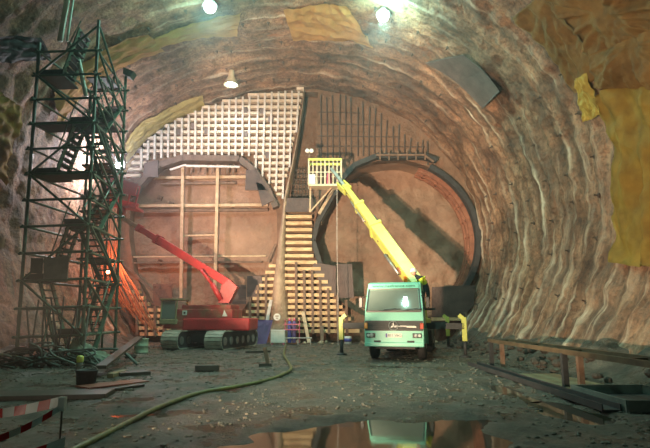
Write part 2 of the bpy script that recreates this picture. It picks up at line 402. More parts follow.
# ------------------------------------------------------------------ setting: heading face
def circ(cx, cz, r, n=72): return [(cx+r*math.cos(2*PI*i/n), cz+r*math.sin(2*PI*i/n)) for i in range(n)]
RC = (4.75, 6.75, 5.55)
def fxz(pts, Y): return [(at(x, y, Y).x, at(x, y, Y).z) for x, y in pts]
left_hole = fxz([(131, 195), (146, 176), (160, 164), (182, 158), (240, 160), (256, 172), (272, 192), (277, 215), (277, 245), (270, 272), (252, 296), (238, 318), (168, 318), (148, 300), (134, 272), (129, 235)], FACE_Y)
niche = fxz([(305, 92), (318, 92), (316, 150), (314, 200), (290, 200), (297, 150)], FACE_Y)
outer = [(CX+(RA+.5)*math.cos(D(a)), CZ+(RB+.5)*math.sin(D(a))) for a in range(-36, 217, 3)]
obj('wall_back', plate_holes(outer, [circ(*RC), left_hole, niche], FACE_Y, FACE_Y+.9), 'face', kind='structure')
def rough_panel(name, x0, x1, z0, z1, Y, amp, m, step=.16, inside=None, seed=0):
    bm = B(); nx = int((x1-x0)/step); nz = int((z1-z0)/step); g = []
    for j in range(nz+1):
        g.append([bm.verts.new((x0+(x1-x0)*i/nx, Y-amp*fbm(((x0+(x1-x0)*i/nx)*.7, seed, (z0+(z1-z0)*j/nz)*.7), 5), z0+(z1-z0)*j/nz)) for i in range(nx+1)])
    for a, b_ in zip(g, g[1:]):
        for i in range(nx): bm.faces.new((a[i], a[i+1], b_[i+1], b_[i]))
    if inside:
        bmesh.ops.delete(bm, geom=[v for v in bm.verts if not inside(v.co.x, v.co.z)], context='VERTS')
    return obj(name, bm, m, smooth=True, kind='structure')
rough_panel('wall_plug_right', -1.2, 10.6, .0, 12.7, 36.4, .30, 'plug', inside=lambda x, z: math.hypot(x-RC[0], z-RC[1]) < RC[2]+.35)
bm = B(); n = 72
for k in range(n):                                  # reveal of the right heading
    a0, a1 = 2*PI*k/n, 2*PI*(k+1)/n
    q = [(RC[0]+RC[2]*math.cos(a), y, RC[1]+RC[2]*math.sin(a)) for a, y in ((a0, FACE_Y+.1), (a1, FACE_Y+.1), (a1, 36.6), (a0, 36.6))]
    bm.faces.new([bm.verts.new(p) for p in q])
bmesh.ops.remove_doubles(bm, verts=bm.verts, dist=.001)
obj('wall_reveal_right', bm, 'plug', smooth=True, kind='structure')
lx = [p[0] for p in left_hole]; lz = [p[1] for p in left_hole]
rough_panel('wall_plug_left', min(lx)-.3, max(lx)+.3, min(lz)-.4, max(lz)+.3, FACE_Y+.85, .10, 'plug', seed=4)
nx = [p[0] for p in niche]; nz = [p[1] for p in niche]
rough_panel('wall_niche', min(nx)-.3, max(nx)+.3, min(nz)-.3, max(nz)+.3, FACE_Y+1.3, .1, 'face', seed=8)

# sprayed pier between the two headings
bm = B(); g = []
prof = [(345, 262, 292), (335, 263, 291), (318, 268, 290), (300, 270, 288), (285, 271, 287), (265, 274, 286), (240, 277, 286), (215, 281, 287), (198, 283, 288), (150, 294, 297), (110, 301, 303), (92, 303, 305)]
rows = []
for (py, xl, xr), nxt in zip(prof, prof[1:]+[None]):
    for k in range(3 if nxt else 1):
        t = k/3
        rows.append((py+(nxt[0]-py)*t, xl+(nxt[1]-xl)*t, xr+(nxt[2]-xr)*t) if nxt else (py, xl, xr))
for py, xl, xr in rows:
    Yf = 32.3+.9*(345-py)/250
    r = []
    for i in range(9):
        t = i/8; p = at(xl+(xr-xl)*t, py, Yf); bulge = .5*math.sin(PI*t)+.12*fbm(p*1.5, 4)
        r.append(bm.verts.new((p.x, FACE_Y+.05 if i in (0, 8) else Yf+.35-bulge, max(-.1, p.z))))
    g.append(r)
for a, b_ in zip(g, g[1:]):
    for i in range(8): bm.faces.new((a[i], a[i+1], b_[i+1], b_[i]))
obj('wall_pier', bm, 'pier', smooth=True, kind='structure')

# ------------------------------------------------------------------ timber lagging on the face
def lagging(name, label, rows, posts, Y, bmat, pmat, bh=.2, bd=.34, pw=.12, jit=.0, extra=None):
    c = at(sum(r[1]+r[2] for r in rows)/len(rows)/2, rows[-1][0], Y); root = thing(name, label, 'timber lagging', (c.x, Y, c.z))
    for py, x0, x1 in rows:
        a, b_ = at(x0, py, Y), at(x1, py, Y)
        bm = B(); box(bm, ((a.x+b_.x)/2, Y+.04+random.uniform(-jit, jit), a.z), (abs(b_.x-a.x), bd, bh), Matrix.Rotation(random.uniform(-.004, .004), 3, 'Y'))
        obj('board', bm, bmat, root)
    for px0, y0, px1, y1 in posts:
        a, b_ = at(px0, y0, Y-bd/2-.05), at(px1, y1, Y-bd/2-.05)
        bm = B(); beam(bm, a, b_, pw, .12, (0, 1, 0)); obj('post', bm, pmat, root)
    return root
def arch_x(z, inset=.2):                             # left limit of the lining at height z
    return min((lpt(0, PI/2+k*.01, inset) for k in range(157)), key=lambda p: abs(p.z-z)).x
LY = FACE_Y-.27
def to_px(x, y, z):
    z -= EYE; d = y*_c+z*_s; return 325+FPX*x/d, 224-FPX*(-y*_s+z*_c)/d
rows = []
py = 89.0
while py < 196:
    z = at(200, py, LY).z; xl = to_px(arch_x(z), LY, z)[0]
    if py < 96: xl = max(xl, 226)
    xr = 304-(py-88)*.19
    if py < 157: rows.append((py, xl, xr))
    elif py < 178:
        rows.append((py, xl, 150-(py-157)*.5 if xl < 146 else xl+4)); rows.append((py, 254+(py-157)*.7, xr))
    elif py < 196: rows.append((py, 270+(py-178)*.4, xr-2))
    py += 6.2
rows = [r for r in rows if r[2]-r[1] > 3]
posts = []
for k in range(24):
    px = 141+k*6.75
    tx = px+.6
    zz = 17
    # top of the post where the arch passes
    ty = 88
    for q in range(88, 170):
        z = at(px, q, LY).z
        if to_px(arch_x(z), LY, z)[0] < px-1: ty = q; break
    by = 170 if px < 147 else (160-(px-147)*.12 if px < 185 else (156 if px < 252 else 165+(px-252)*1.1))
    if px > 284: by = 196-(px-284)*5.2
    if by-ty > 8: posts.append((tx+(2 if px > 250 else 0), max(ty, 89), px, by))
lag = lagging('timber_lagging', 'tall bright grid of pale boards and posts above the left heading', rows, posts, LY, 'board', 'stud', bh=.19, bd=.36, pw=.13, jit=.02)
for px, py_ in ((193, 126), (207, 131), (210, 101), (245, 110), (245, 134), (268, 155), (178, 132), (271, 119), (262, 111), (139, 150)):
    bm = B(); p = at(px, py_, LY-.16); box(bm, p, (.36, .05, .42)); obj('shaded_gap', bm, 'slate', lag)  # dark panels stand in for shaded openings between the boards

rows = [(y, 286, 312) for y in (204, 210.5, 217, 223.5, 230, 236.5, 243, 249.5)]+[(y, 285, 313+(y-255)*.55) for y in (256, 262.5, 269, 275.5, 282, 288.5)]+[(y, 288, 334+(y-295)*.7) for y in (295, 301, 307, 313, 319, 325, 331)]
posts = [(296, 262, 296.5, 332), (304, 270, 305, 333), (312, 270, 313, 334), (320, 280, 321, 334), (328, 288, 329, 334), (337, 295, 338, 334), (346, 300, 347, 334)]
cen = lagging('timber_cribbing', 'stepped stack of timber boards up the pier between both headings', rows, posts, 32.9, 'board2', 'darkstud', bh=.22, bd=.5, pw=.16, jit=.05)
rows = [(y, 268-(y-268)*.5, 279-(y-268)*.14) for y in (266, 272.5, 279, 285.5, 292, 298.5, 305, 311.5, 318)]
lagging('timber_cribbing', 'small stepped stack of boards left of the sprayed pier', rows, [(258, 285, 258, 318), (266, 275, 266, 320), (250, 297, 250, 320)], 33.1, 'board2', 'darkstud', bh=.2, bd=.4, pw=.15, jit=.04)
rows = [(y, 128+(y-292)*.35, 140+(y-292)*.8) for y in (292, 298, 304)]+[(y, 130+(y-304)*.35, 170) for y in (310, 316, 322, 328, 334)]
lagging('timber_cribbing', 'low stack of boards behind the red crane under the left heading', rows, [(137, 285, 137, 335), (146, 300, 146, 336), (155, 306, 155, 336), (164, 308, 164, 336)], 33.0, 'board2', 'darkstud', bh=.21, bd=.4, pw=.15, jit=.04)
rows = [(y, 432, 470) for y in (319, 326)]
lagging('timber_cribbing', 'two yellow-lit boards under the right heading behind the truck', rows, [(466, 312, 466, 332)], 32.9, 'board2', 'darkstud', bh=.2, bd=.4, pw=.15)

# ------------------------------------------------------------------ left heading: formwork arch, walers, plates
FY = FACE_Y-.35
root = thing('formwork_arch', 'dark steel and timber formwork arch over the left heading', 'formwork', at(205, 160, FY))
seg = [(131, 196), (147, 178), (161, 166), (184, 159), (240, 160), (255, 172), (268, 190), (276, 208)]
for a, b_ in zip(seg, seg[1:]):
    bm = B(); beam(bm, at(*a, FY), at(*b_, FY), .40, .75, (0, 1, 0)); obj('arch_beam', bm, 'form', root)
for a, b_ in (((170, 167), (186, 163)), ((186, 163), (240, 165))):
    bm = B(); beam(bm, at(a[0], a[1]+3, FY-.5), at(b_[0], b_[1]+2, FY-.5), .13, .13, (0, 1, 0)); obj('edge_rail', bm, 'stud', root)
for x in (192, 199, 206, 213, 228, 234):
    bm = B(); beam(bm, at(x, 164, FY-.1), at(x-1, 174, FY-.1), .1, .1, (0, 1, 0)); obj('hanger', bm, 'darkstud', root)
for poly in ([(144, 163), (158, 160), (158, 177), (143, 177)], [(246, 170), (256, 170), (268, 190), (245, 190)], [(256, 182), (262, 184), (274, 200), (262, 206)]):
    bm = B(); prism(bm, [at(x, y, FY-.45) for x, y in poly], (0, .12, 0)); obj('gusset_plate', bm, 'plate', root)
root = thing('waler_frame', 'pale timber soldiers and walers braced across the left heading', 'bracing frame', at(200, 300, FACE_Y))
WY = FACE_Y+.35
for x0, x1, y0, y1 in ((183, 181, 161, 298), (218, 215, 161, 292)):
    bm = B(); beam(bm, at(x0, y0, WY-.22), at(x1, y1, WY-.22), .2, .16, (0, 1, 0)); obj('soldier', bm, 'pale', root)
for y, x0, x1, m_, w in ((178, 146, 250, 'pale', .2), (184, 160, 236, 'darkstud', .14), (206, 136, 268, 'pale', .2), (211, 136, 268, 'darkstud', .16), (236, 182, 216, 'pale', .12), (257, 131, 266, 'pale', .1), (263, 134, 262, 'darkstud', .1)):  # dark strips below the pale walers paint in their shadows
    bm = B(); beam(bm, at(x0, y, WY), at(x1, y-1, WY), w, .2, (0, 1, 0)); obj('waler_and_shadow', bm, m_, root)
for a, b_ in (((128, 205), (150, 178)), ((268, 262), (276, 244)), ((122, 262), (160, 298))):
    bm = B(); beam(bm, at(*a, WY-.35), at(*b_, WY-.35), .18, .18, (0, 1, 0)); obj('brace', bm, 'darkstud', root)
k = 0
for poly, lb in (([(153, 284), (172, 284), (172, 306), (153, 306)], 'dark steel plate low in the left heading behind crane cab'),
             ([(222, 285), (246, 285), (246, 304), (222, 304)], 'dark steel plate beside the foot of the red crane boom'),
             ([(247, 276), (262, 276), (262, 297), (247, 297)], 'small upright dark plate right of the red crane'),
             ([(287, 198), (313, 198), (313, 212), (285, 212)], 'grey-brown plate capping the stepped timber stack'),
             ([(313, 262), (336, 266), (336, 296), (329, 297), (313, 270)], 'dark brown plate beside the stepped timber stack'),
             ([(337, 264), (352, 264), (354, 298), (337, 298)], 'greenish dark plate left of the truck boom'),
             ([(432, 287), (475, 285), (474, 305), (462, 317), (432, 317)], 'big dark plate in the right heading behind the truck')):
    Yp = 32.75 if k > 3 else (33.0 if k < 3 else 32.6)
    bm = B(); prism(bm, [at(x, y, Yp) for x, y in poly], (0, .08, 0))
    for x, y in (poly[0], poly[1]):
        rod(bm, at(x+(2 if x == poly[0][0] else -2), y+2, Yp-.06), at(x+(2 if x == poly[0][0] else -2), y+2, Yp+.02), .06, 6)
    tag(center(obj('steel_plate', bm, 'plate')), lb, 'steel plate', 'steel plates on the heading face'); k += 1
for px, py_ in ((160, 262), (196, 262), (237, 263), (158, 286), (232, 205), (160, 198), (171, 204)):
    bm = B(); p = at(px, py_, FACE_Y+.75); box(bm, p, (.3, .2, .3), Matrix.Rotation(.4, 3, 'Y')); rod(bm, p-Vector((0, .3, 0)), p, .05, 6)
    tag(center(obj('bolt_plate', bm, 'darkstud')), 'square anchor bolt plate on the brown left heading', 'anchor bolt', 'anchor bolts on the left heading')

# ------------------------------------------------------------------ right heading: arch ring, ribs, starter bars
root = thing('formwork_ring', 'dark polygonal steel arch around the mouth of the right heading', 'formwork', at(397, 160, FACE_Y))
seg = [(320, 264), (313, 241), (318, 222), (341, 181), (354, 166), (376, 157), (424, 157), (436, 161)]
for a, b_ in zip(seg, seg[1:]):
    bm = B(); beam(bm, at(*a, FACE_Y-.25), at(*b_, FACE_Y-.25), .32, .7, (0, 1, 0)); obj('arch_beam', bm, 'dark', root)
bm = B(); beam(bm, at(319, 214, FACE_Y-.7), at(340, 178, FACE_Y-.7), .2, .16, (0, 1, 0)); obj('edge_rail', bm, 'pale', root)
bm = B(); beam(bm, at(376, 155, FACE_Y-.7), at(424, 155, FACE_Y-.7), .12, .12, (0, 1, 0)); obj('edge_rail', bm, 'darkstud', root)
bm = B(); beam(bm, at(424, 155, FACE_Y-.7), at(434, 162, FACE_Y-.7), .12, .12, (0, 1, 0)); obj('edge_rail', bm, 'darkstud', root)
for x in range(380, 426, 9):
    bm = B(); beam(bm, at(x, 151, FACE_Y-.65), at(x, 160, FACE_Y-.65), .09, .09, (0, 1, 0)); obj('stay', bm, 'darkstud', root)
bm = B(); pts = [(RC[0]+(RC[2]-.05)*math.cos(D(a)), FACE_Y-.12, RC[1]+(RC[2]-.05)*math.sin(D(a))) for a in range(-52, 66, 4)]
[beam(bm, a, b_, .34, .5, (0, 1, 0)) for a, b_ in zip(pts, pts[1:])]; obj('gap_shade', bm, 'dark', root)  # dark band standing in for the shaded gap round the mouth
root = thing('steel_ribs', 'nested red-brown steel ribs lining the right side of right heading', 'steel ribs', (RC[0]+5, 35, RC[1]))
for Yr in (34.5, 35.2, 35.9):
    bm = B()
    pts = [(RC[0]+(RC[2]-.16)*math.cos(D(a)), Yr, RC[1]+(RC[2]-.16)*math.sin(D(a))) for a in range(-50, 72, 4)]
    for a, b_ in zip(pts, pts[1:]): beam(bm, a, b_, .3, .16, (0, 1, 0))
    obj('rib', bm, 'rib', root)
for a in range(-44, 70, 12):
    bm = B(); r = RC[2]-.2; beam(bm, (RC[0]+r*math.cos(D(a)), 34.3, RC[1]+r*math.sin(D(a))), (RC[0]+r*math.cos(D(a)), 36.2, RC[1]+r*math.sin(D(a))), .12, .12); obj('tie', bm, 'rib', root)

root = thing('rebar_mat', 'dark starter bars in rows above the right heading', 'reinforcement', at(370, 155, FACE_Y-.2))
for k in range(19):
    px = 322+k*5.9+random.uniform(-.8, .8)
    top = 100+max(0, (px-352))*.62+random.uniform(-6, 4)
    bot = 178-max(0, px-318)*.9 if px < 342 else (156 if px < 425 else 165)
    bot = max(bot, 152)
    bm = B(); tube(bm, [at(px+random.uniform(-1, 1), top, FACE_Y-.28), at(px, (top+bot)/2, FACE_Y-.14), at(px, bot, FACE_Y-.14)], .045, 6); obj('upright_bar', bm, 'rebar', root)
for py_, xr in ((112, 360), (124, 380), (136, 400), (146, 425)):
    bm = B(); rod(bm, at(318, py_, FACE_Y-.10), at(xr, py_+1, FACE_Y-.10), .035, 6); obj('cross_bar', bm, 'rebar', root)
root = thing('rebar_mat', 'reinforcing grid in the dark niche behind the work basket', 'reinforcement', at(303, 198, FACE_Y+.6))
for px in range(291, 317, 3):
    bm = B(); rod(bm, at(px, 168, FACE_Y+.2), at(px, 199, FACE_Y+.2), .03, 5); obj('upright_bar', bm, 'rebar', root)
for py_ in range(170, 200, 5):
    bm = B(); rod(bm, at(291, py_, FACE_Y+.15), at(316, py_, FACE_Y+.15), .03, 5); obj('cross_bar', bm, 'rebar', root)

# orange starter bars sweeping down the left wall
rr = random.Random(3)
for k in range(34):
    a = (104+rr.uniform(-6, 22), 178+rr.uniform(0, 95)); t = k/34
    y0 = 29.5+rr.uniform(0, 3)
    p0 = at(106+t*14+rr.uniform(-2, 2), 205+rr.uniform(0, 40), y0); p3 = at(118+t*42+rr.uniform(-3, 3), 305+t*30, min(32.9, y0+1.5))
    p1 = at(104+t*16+rr.uniform(-2, 2), 262+rr.uniform(-8, 10), y0+.2); p2 = at(110+t*26+rr.uniform(-2, 2), 290+rr.uniform(-4, 10), y0+.6)
    if p3.z < .02: p3.z = .02
    bm = B(); tube(bm, smooth_path([p0, p1, p2, p3], 5), .03, 5)
    tag(center(obj('starter_bar', bm, 'rustrebar')), 'rusty bar in the curved sheaf glowing orange at left wall', 'reinforcing bar', 'curved starter bars at the left wall')

# ------------------------------------------------------------------ tarpaulins pinned to the lining
def tarp(label, quad, m, off=.18, pin=None, fold=.16, seed=0, name='tarpaulin', n=54, puff=.12, flat=False):
    q = [lin(*p) for p in quad]                     # corners (Y, phi) in order round the sheet
    bm = B(); g = []
    pv = lin(*pin) if pin else None
    for j in range(n+1):
        r = []
        for i in range(n+1):
            s, t = i/n, j/n
            e = 0 if flat else .018*mnoise.noise(Vector((s*5, t*5, seed)))+.008*mnoise.noise(Vector((s*17, t*17, seed)))
            Y = (q[0][0]*(1-s)+q[1][0]*s)*(1-t)+(q[3][0]*(1-s)+q[2][0]*s)*t+e*4*(s*(1-s)+t*(1-t))
            ph = (q[0][1]*(1-s)+q[1][1]*s)*(1-t)+(q[3][1]*(1-s)+q[2][1]*s)*t+e*.25
            d = off+puff*math.sin(PI*s)*math.sin(PI*t)
            if pv:
                dx, dy = (Y-pv[0]), (ph-pv[1])*11; ang = math.atan2(dy, dx); rad = math.hypot(dx, dy)
                d += fold*(mnoise.noise(Vector((math.cos(ang)*4, math.sin(ang)*4, seed+rad*.15)))+.5*mnoise.noise(Vector((math.cos(ang)*9, math.sin(ang)*9, seed))))*min(1, rad/1.0)-.3*math.exp(-rad*1.5)
            else:
                d += fold*.6*mnoise.noise(Vector((s*9+seed, t*2.5, seed)))+fold*.5*mnoise.noise(Vector((s*3+t*4, t*6-s*5, seed)))
            d += .05*fbm((Y*2, ph*20, seed), 3)
            r.append(bm.verts.new(lpt(Y, ph, off+.15*abs(t-.5) if flat else max(.14, d)+ring_disp(Y, ph, lpt(Y, ph))[0]*.8)))
        g.append(r)
    for a, b_ in zip(g, g[1:]):
        for i in range(n): bm.faces.new((a[i], a[i+1], b_[i+1], b_[i]))
    geom = bmesh.ops.solidify(bm, geom=bm.faces[:], thickness=.02)
    return tag(center(obj(name, bm, m, smooth=True)), label, 'tarpaulin', 'sheets pinned to the cavern lining')
tarp('golden-brown tarpaulin along the top edge of the right wall', [(517, 14), (548, -12), (606, 74), (580, 92)], 'tarpb', pin=(545, 0), seed=1)
tarp('large pleated brown tarpaulin gathered at one pin, top right corner', [(543, -14), (700, -30), (700, 60), (598, 66)], 'tarpb', pin=(606, 12), seed=2, fold=.5)
tarp('pouch-shaped brown tarpaulin near the right edge, below the pleated one', [(602, 50), (664, 24), (690, 88), (606, 84)], 'tarpb', off=.45, pin=(640, 40), seed=3, puff=.4)
tarp('narrow lemon strip of sheeting on the right wall', [(581, 78), (595, 70), (611, 112), (594, 120)], 'tarpl', off=.3, seed=4, puff=.1)
tarp('long olive-yellow tarpaulin hanging down the right edge', [(603, 94), (700, 36), (700, 275), (618, 265)], 'tarpy', off=.3, seed=5, fold=.42)
tarp('wide tan tarpaulin on the crown between the two bright lamps', [(283, 7), (347, 2), (375, 45), (293, 37)], 'tarpt', seed=7)
tarp('long tan tarpaulin on the upper left of the crown', [(78, 104), (146, 48), (240, 8), (236, 32)], 'tarpt', seed=8)
tarp('ochre sheet behind the top of the scaffold', [(62, 130), (60, 96), (148, 34), (165, 52)], 'tarpt', off=.3, seed=12)
tarp('yellow tarpaulin along the lining beside the bright timber grid', [(131, 166), (131, 146), (203, 96), (206, 114)], 'tarpp', seed=9)
tarp('tan sheet low on the left haunch beside the timber grid', [(126, 184), (129, 168), (170, 138), (167, 148)], 'tarpt', off=.12, seed=14)
tarp('orange-brown tarpaulin at the far left edge', [(-40, 110), (2, 92), (31, 112), (4, 186)], 'tarpy', seed=10, fold=.3)
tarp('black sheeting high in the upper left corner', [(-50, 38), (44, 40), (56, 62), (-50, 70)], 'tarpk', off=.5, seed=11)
tarp('grey-blue rectangular sheet on the right of the crown', [(430, 56), (470, 48), (508, 86), (490, 104)], 'slate', off=.42, seed=13, flat=True)

# ------------------------------------------------------------------ lamps
def pt(name, loc, power, col, size=.25):
    l = bpy.data.lights.new(name, 'POINT'); l.energy = power; l.color = col; l.shadow_soft_size = size
    o = bpy.data.objects.new(name, l); COL.objects.link(o); o.location = loc; return o
def spot(name, loc, target, power, col, ang, blend=.6, size=.3):
    l = bpy.data.lights.new(name, 'SPOT'); l.energy = power; l.color = col; l.spot_size = D(ang); l.spot_blend = blend; l.shadow_soft_size = size
    o = bpy.data.objects.new(name, l); COL.objects.link(o); o.location = loc
    o.rotation_euler = (Vector(target)-Vector(loc)).to_track_quat('-Z', 'Y').to_euler(); return o
M['bulb'] = glow('mercury_lamp_glow', (.70, 1.0, .95), 60)
M['bulbw'] = glow('added_flood_glow', (1.0, .86, .65), 40)
M['bulbr'] = glow('red_lamp_glow', (1.0, .28, .10), 25)
CROWN = (.50, 1.0, .78)
def crown_lamp(p, label, power, br=.27, tilt=0.0, leak=850, aim=None):
    p = Vector(p); root = thing('pendant_lamp', label, 'lamp', p, 'lamps hung from the crown')
    k = br/.27; bm = B(); lathe(bm, [(r*k, z*(k if k == 1 else .8)) for r, z in ((.05, .45), (.12, .42), (.16, .3), (.36, .05), (.36, 0), (.33, 0), (.12, .28))], p, 14); obj('lamp_shade', bm, 'steel', root, True)
    bm = B(); bmesh.ops.create_icosphere(bm, subdivisions=3, radius=br); bmesh.ops.translate(bm, vec=p-Vector((0, 0, .06)), verts=bm.verts); obj('bulb', bm, 'bulb', root, True)
    top = lpt(p.y, math.acos(max(-1, min(1, (p.x-CX)/RA))))
    bm = B(); rod(bm, p+Vector((0, 0, .42)), (p.x, p.y, top.z+.1), .03, 6); obj('hanger', bm, 'dark', root)
    spot('crown_light', p-Vector((0, 0, .40)), Vector(aim) if aim else p+Vector((tilt, 0, -5)), power, CROWN, 92 if aim else (150 if not tilt else 135), 1.0 if aim else .5, .25 if p.z > 12 else .08)
    if p.z > 12 and p.y > 0: pt('crown_leak', p-Vector((0, .6, .2)), leak, (.42, 1.0, .80), .2)
crown_lamp(at(210, 6, 22.0), 'bright bluish lamp hung from the crown, left of the two', 2300, tilt=2.6, leak=700)
crown_lamp(at(383, 15, 22.6), 'bright bluish lamp hung from the crown, right of the two', 2300)
for x_, y_, z_, pw in ((-1.4, 8.3, 9.3, 2300), (-2.5, -3.0, 16.0, 400)):             # unseen lamps added for brightness on the foreground, truck and windscreen
    crown_lamp((x_, y_, z_), 'added unseen lamp on a long cable overhead' if y_ > 0 else 'added unseen lamp far back along the crown', pw, .13, aim=(1.6, 17, .5) if y_ > 0 else None)
# flood on the crown above the timber grid
p = at(231, 85, 29.6)
root = thing('floodlight', 'cone-shaped floodlight hanging above the timber grid', 'lamp', p)
bm = B(); lathe(bm, [(.10, 1.0), (.16, .95), (.20, .55), (.45, .02), (.48, 0), (.40, .0), (.15, .4)], p, 16); obj('lamp_shade', bm, 'cream', root, True)
bm = B(); bmesh.ops.create_icosphere(bm, subdivisions=2, radius=.22); bmesh.ops.translate(bm, vec=p+Vector((0, 0, .12)), verts=bm.verts); obj('bulb', bm, 'bulb', root, True)
bm = B(); rod(bm, p+Vector((0, 0, .95)), p+Vector((0, 0, 1.9)), .04, 6); obj('hanger', bm, 'dark', root)
spot('grid_light', p+Vector((0, -.1, -.1)), p+Vector((.3, 2.4, -5)), 1000, (.85, .95, 1.0), 150, .7)
# unseen floods on stands, added outside the frame to brighten face and right wall
def added_flood(base, target, power, col, ang, label):
    base = Vector(base); h = base+Vector((0, 0, 1.0)); root = thing('added_flood_stand', label, 'lamp', base)
    for a in (0, 2.1, 4.2):
        bm = B(); rod(bm, base+Vector((.45*math.cos(a), .45*math.sin(a), .01)), base+Vector((0, 0, .6)), .02, 6); obj('leg', bm, 'dark', root)
    bm = B(); rod(bm, base+Vector((0, 0, .55)), h, .025, 6); obj('pole', bm, 'dark', root)
    d = (Vector(target)-h).normalized(); f = frame(d)
    bm = B(); box(bm, h-d*.1, (.5, .38, .16), f); obj('housing', bm, 'yellow', root)
    bm = B(); box(bm, h, (.44, .32, .02), f); obj('lamp_lens', bm, 'bulbw', root)
    spot('added_flood_light', h+d*.1, target, power, col, ang, .5, .12)
added_flood((-5.2, 6.2, 0), (1.0, 33, 12.0), 42000, (1.0, .70, .46), 50, 'added unseen yellow floodlight on a stand, nearer the centre of the cavern')
added_flood((-6.6, 3.0, 0), (10.5, 24, 8.2), 16000, (1.0, .70, .44), 52, 'added unseen yellow floodlight on a stand, close to the left wall')
# lamp behind the scaffold, and the red work lamp lower down
p = at(121, 166, 29.2)
root = thing('floodlight', 'glaring white floodlight behind the scaffold by the red basket', 'lamp', p)
bm = B(); box(bm, p, (.5, .25, .4)); obj('housing', bm, 'dark', root)
bm = B(); box(bm, p+Vector((-.05, -.14, 0)), (.42, .03, .32)); obj('lamp_lens', bm, 'bulb', root)
bm = B(); rod(bm, p, (p.x-1.0, p.y+.3, p.z+1.2), .03, 6); obj('bracket', bm, 'dark', root)
spot('haunch_light', p+Vector((-.05, -.3, 0)), p+Vector((-3.0, -.6, .4)), 1800, (.86, .88, 1.0), 150, .8, .2)
pt('haunch_spill', p+Vector((.1, -.5, .1)), 1500, (.92, .88, .95), .25)
p = at(108, 272, 28.6)
root = thing('work_lamp', 'red work lamp low behind the scaffold', 'lamp', (p.x, p.y, 0))
bm = B(); rod(bm, (p.x, p.y, 0), p, .03, 6); obj('pole', bm, 'dark', root)
bm = B(); bmesh.ops.create_icosphere(bm, subdivisions=2, radius=.1); bmesh.ops.translate(bm, vec=p, verts=bm.verts); obj('bulb', bm, 'bulbr', root, True)
spot('red_light', p+Vector((.1, -.15, .15)), p+Vector((.6, 3.5, -.6)), 800, (1.0, .25, .09), 165, .8, .12)
pt('red_spill', p+Vector((.1, -.3, .2)), 80, (1.0, .25, .09), .12)

# ------------------------------------------------------------------ scaffold tower
SX0, SX1, SY0, SY1 = -10.9, -8.6, 18.4, 22.0
XF[0] = Matrix.Translation((SX0, SY0, 0)) @ Matrix.Rotation(math.radians(-1.9), 4, 'Y') @ Matrix.Translation((-SX0, -SY0, 0))
root = thing('scaffold_tower', 'tall green tube scaffold stair tower against the left wall', 'scaffold', ((SX0+SX1)/2, SY0, 0))
corners = {(0, 0): (SX0, SY0, 12.3), (1, 0): (SX1, SY0, 13.2), (0, 1): (SX0+.4, SY1, 11.9), (1, 1): (SX1-.3, SY1, 12.6)}
def sub(name, m, f, parent=root, smooth=False):
    bm = B(); f(bm); return obj(name, bm, m, parent, smooth)
for (i, j), (x, y, h) in corners.items():
    sub('upright', 'green', lambda bm: rod(bm, (x, y, 0), (x, y, h), .065, 8))
    sub('base_plate', 'steel', lambda bm: box(bm, (x, y, .06), (.3, .3, .12)))
sub('upright', 'green', lambda bm: rod(bm, ((SX0+SX1)/2+.3, SY1, 0), ((SX0+SX1)/2+.3, SY1, 12.6), .045, 8))
lev = [.9+1.0*k for k in range(12)]
for k, z in enumerate(lev):
    for (a, b_) in (((SX0, SY0), (SX1, SY0)), ((SX1, SY0), (SX1-.3, SY1)), ((SX0+.4, SY1), (SX1-.3, SY1)), ((SX0, SY0), (SX0+.4, SY1))):
        e = (Vector((*b_, z))-Vector((*a, z))).normalized()*.2
        sub('ledger', 'green', lambda bm: rod(bm, Vector((*a, z))-e, Vector((*b_, z))+e, .05, 6))
for k in range(6):
    z = .9+2*k
    sub('brace', 'green', lambda bm: rod(bm, (SX1+.06, SY0, z+2), (SX1-.24, SY1, z+.1), .046, 6))
    if k > 2: sub('brace', 'green', lambda bm: rod(bm, (SX1+.06, SY0, z+1), (SX1-.24, SY1, z-.8), .046, 6))
    l, r_ = (SX0, SX1) if k % 2 else (SX1, SX0)
    sub('brace', 'green', lambda bm: rod(bm, (l, SY0-.06, z), (r_, SY0-.06, z+2), .046, 6))
    # landing deck, then a stair flight up to the next one
    ymid = (SY0+SY1)/2
    dx0, dx1 = (SX0+.1, SX0+1.0) if k % 2 else (SX1-.9, SX1-.05)
    sub('deck', 'greend', lambda bm: box(bm, ((dx0+dx1)/2, SY0+.65, z+.04), (dx1-dx0, 1.25, .07)))
    sub('deck', 'greend', lambda bm: box(bm, ((SX0+SX1+.3)/2, SY1-.7, z+1.04), (1.0, 1.2, .07)))
    if k == 4 or k == 3: sub('deck', 'greend', lambda bm: box(bm, ((SX0+SX1)/2, SY0+.5, z+.05), (SX1-SX0-.1, .9, .1)))
    sub('toe_board', 'greend', lambda bm: box(bm, ((dx0+dx1)/2, SY0+.02, z+.15), (dx1-dx0, .04, .18)))
    x0, x1 = (SX0+.9, SX1-.8) if k % 2 else (SX1-.8, SX0+.9)
    yo = SY0+.55 if k % 2 else SY1-.6
    if k < 6:
        for dy in (-.38, .38):
            if k == 0 and False: continue
            st = sub('stringer', 'green', lambda bm: beam(bm, (x0, yo+dy, z+.05), (x1, yo+dy, z+2.05), .05, .2, (0, 1, 0)))
            sub('handrail', 'green', lambda bm: rod(bm, (x0, yo+dy, z+.95), (x1, yo+dy, z+2.95 if k < 5 else z+2.4), .025, 6))
        for q in range(8):
            t = (q+.5)/8
            sub('tread', 'greend', lambda bm: box(bm, (x0+(x1-x0)*t, yo, z+.05+2*t), (.24, .74, .04)))
